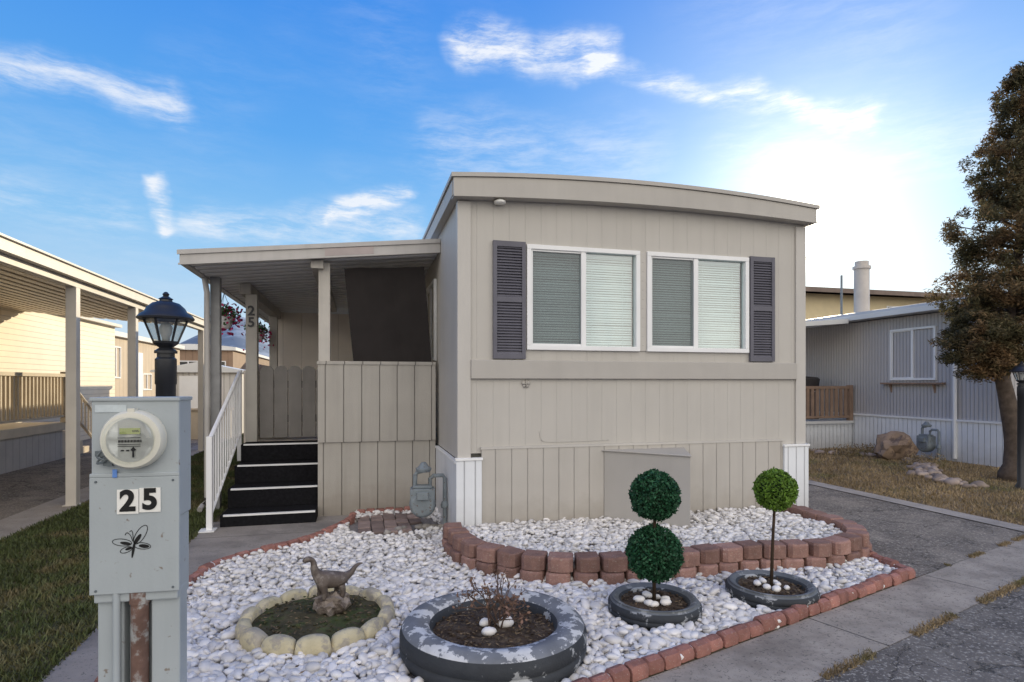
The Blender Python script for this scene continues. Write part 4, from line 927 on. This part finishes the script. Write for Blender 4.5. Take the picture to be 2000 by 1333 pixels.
def capsule(A,B,wd,amp):
    a=node(nt,'ShaderNodeVectorMath',operation='SUBTRACT'); L(PW,a.inputs[0]); a.inputs[1].default_value=(*A,0)
    ba=(B[0]-A[0],B[1]-A[1],0); l2=ba[0]**2+ba[1]**2
    d=node(nt,'ShaderNodeVectorMath',operation='DOT_PRODUCT'); L(a.outputs[0],d.inputs[0]); d.inputs[1].default_value=(ba[0]/l2,ba[1]/l2,0)
    h=math_(nt,'ADD',d.outputs['Value'],0.0,True)
    s=node(nt,'ShaderNodeVectorMath',operation='SCALE'); s.inputs[0].default_value=ba; L(h,s.inputs[3])
    e=node(nt,'ShaderNodeVectorMath',operation='SUBTRACT'); L(a.outputs[0],e.inputs[0]); L(s.outputs[0],e.inputs[1])
    ln=node(nt,'ShaderNodeVectorMath',operation='LENGTH'); L(e.outputs[0],ln.inputs[0])
    return mrange(nt,ln.outputs['Value'],0,wd,amp,0,True)
caps=[((10,30),(24,29),2.5,1.0),((22,28.2),(46,21),1.5,.72),((-32,21.5),(-15,22.8),2.1,.65),
      ((-16.5,16.8),(-14.8,12.2),.9,.85),((-13,13.5),(4.5,15.0),2.6,.6),((-3,15),(4,18),1.2,.85),((-30,14),(-18,13),2.5,.25),((8,22),(26,21),5,.26),((36,20),(52,18),4,.2)]
tot=None
for c in caps:
    o=capsule(*c); tot=o if tot is None else math_(nt,'ADD',tot,o)
PW2=warp(.35,1.0,(1.0,.7))
mp=node(nt,'ShaderNodeMapping'); mp.inputs['Scale'].default_value=(.15,.70,1); mp.inputs['Rotation'].default_value=(0,0,math.radians(14)); L(PW2,mp.inputs[0])
st=mrange(nt,wn(1.0,8.0,mp.outputs[0],.70),.33,.74,0,1.2,True)
st2=mrange(nt,wn(.05,2.0,P0),.42,.75,0,.16)
cl=math_(nt,'MULTIPLY',tot,st); cl=math_(nt,'ADD',cl,math_(nt,'MULTIPLY',st2,st)); cl=math_(nt,'ADD',cl,math_(nt,'MULTIPLY',tot,.10))
cl=math_(nt,'MINIMUM',cl,.88)
ramp=node(nt,'ShaderNodeValToRGB'); L(math_(nt,'DIVIDE',el,math.radians(60)),ramp.inputs[0])
E_=ramp.color_ramp.elements; E_[0].position=0; E_[0].color=(.74,.80,.86,1); E_[1].position=1; E_[1].color=(.03,.18,.72,1)
for p_,c_ in ((.10,(.54,.73,.91)),(.22,(.27,.58,.93)),(.36,(.115,.41,.91)),(.55,(.052,.285,.87))):
    e=E_.new(p_); e.color=(*c_,1)
cs_=node(nt,'ShaderNodeVectorMath',operation='SCALE'); L(ramp.outputs[0],cs_.inputs[0]); cs_.inputs[3].default_value=S*.92
tn=node(nt,'ShaderNodeVectorMath',operation='SCALE'); L(sky.outputs[0],tn.inputs[0]); tn.inputs[3].default_value=.08
a0=node(nt,'ShaderNodeVectorMath',operation='ADD'); L(cs_.outputs[0],a0.inputs[0]); L(tn.outputs[0],a0.inputs[1])
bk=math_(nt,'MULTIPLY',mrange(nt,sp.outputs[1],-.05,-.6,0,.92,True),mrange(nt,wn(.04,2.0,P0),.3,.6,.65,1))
c=mixcol(nt,bk,a0.outputs[0],(2.18*S,2.03*S,1.82*S))  # added bright sky behind the camera, unseen, to fill the shaded facade
c=mixcol(nt,cl,c,(.92*S,.95*S,1.0*S))
sd=Vector((math.sin(AZ)*math.cos(EL),math.cos(AZ)*math.cos(EL),math.sin(EL)))
dp=node(nt,'ShaderNodeVectorMath',operation='DOT_PRODUCT'); L(nv.outputs[0],dp.inputs[0]); dp.inputs[1].default_value=sd
cs=math_(nt,'MAXIMUM',dp.outputs['Value'],0.0)
g1=math_(nt,'MULTIPLY',math_(nt,'POWER',cs,18.0),.40*S); g2=math_(nt,'MULTIPLY',math_(nt,'POWER',cs,90.0),.65*S); g3=math_(nt,'MULTIPLY',math_(nt,'POWER',cs,1200.0),8.0*S)
gl=node(nt,'ShaderNodeVectorMath',operation='SCALE'); gl.inputs[0].default_value=(1,.89,.66); L(math_(nt,'ADD',math_(nt,'ADD',g1,g2),g3),gl.inputs[3])
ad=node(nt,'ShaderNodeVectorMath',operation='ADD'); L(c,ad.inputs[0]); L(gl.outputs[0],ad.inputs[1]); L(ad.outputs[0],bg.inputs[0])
sl=bpy.data.lights.new('sun','SUN'); sl.energy=5.0; sl.angle=math.radians(.5); sl.color=(1,.85,.60)
so=bpy.data.objects.new('sun',sl); COL.objects.link(so); so.rotation_euler=sd.to_track_quat('Z','Y').to_euler(); so.location=(20,25,15)
sc.view_settings.view_transform='Standard'; sc.view_settings.look='None'; sc.view_settings.exposure=0
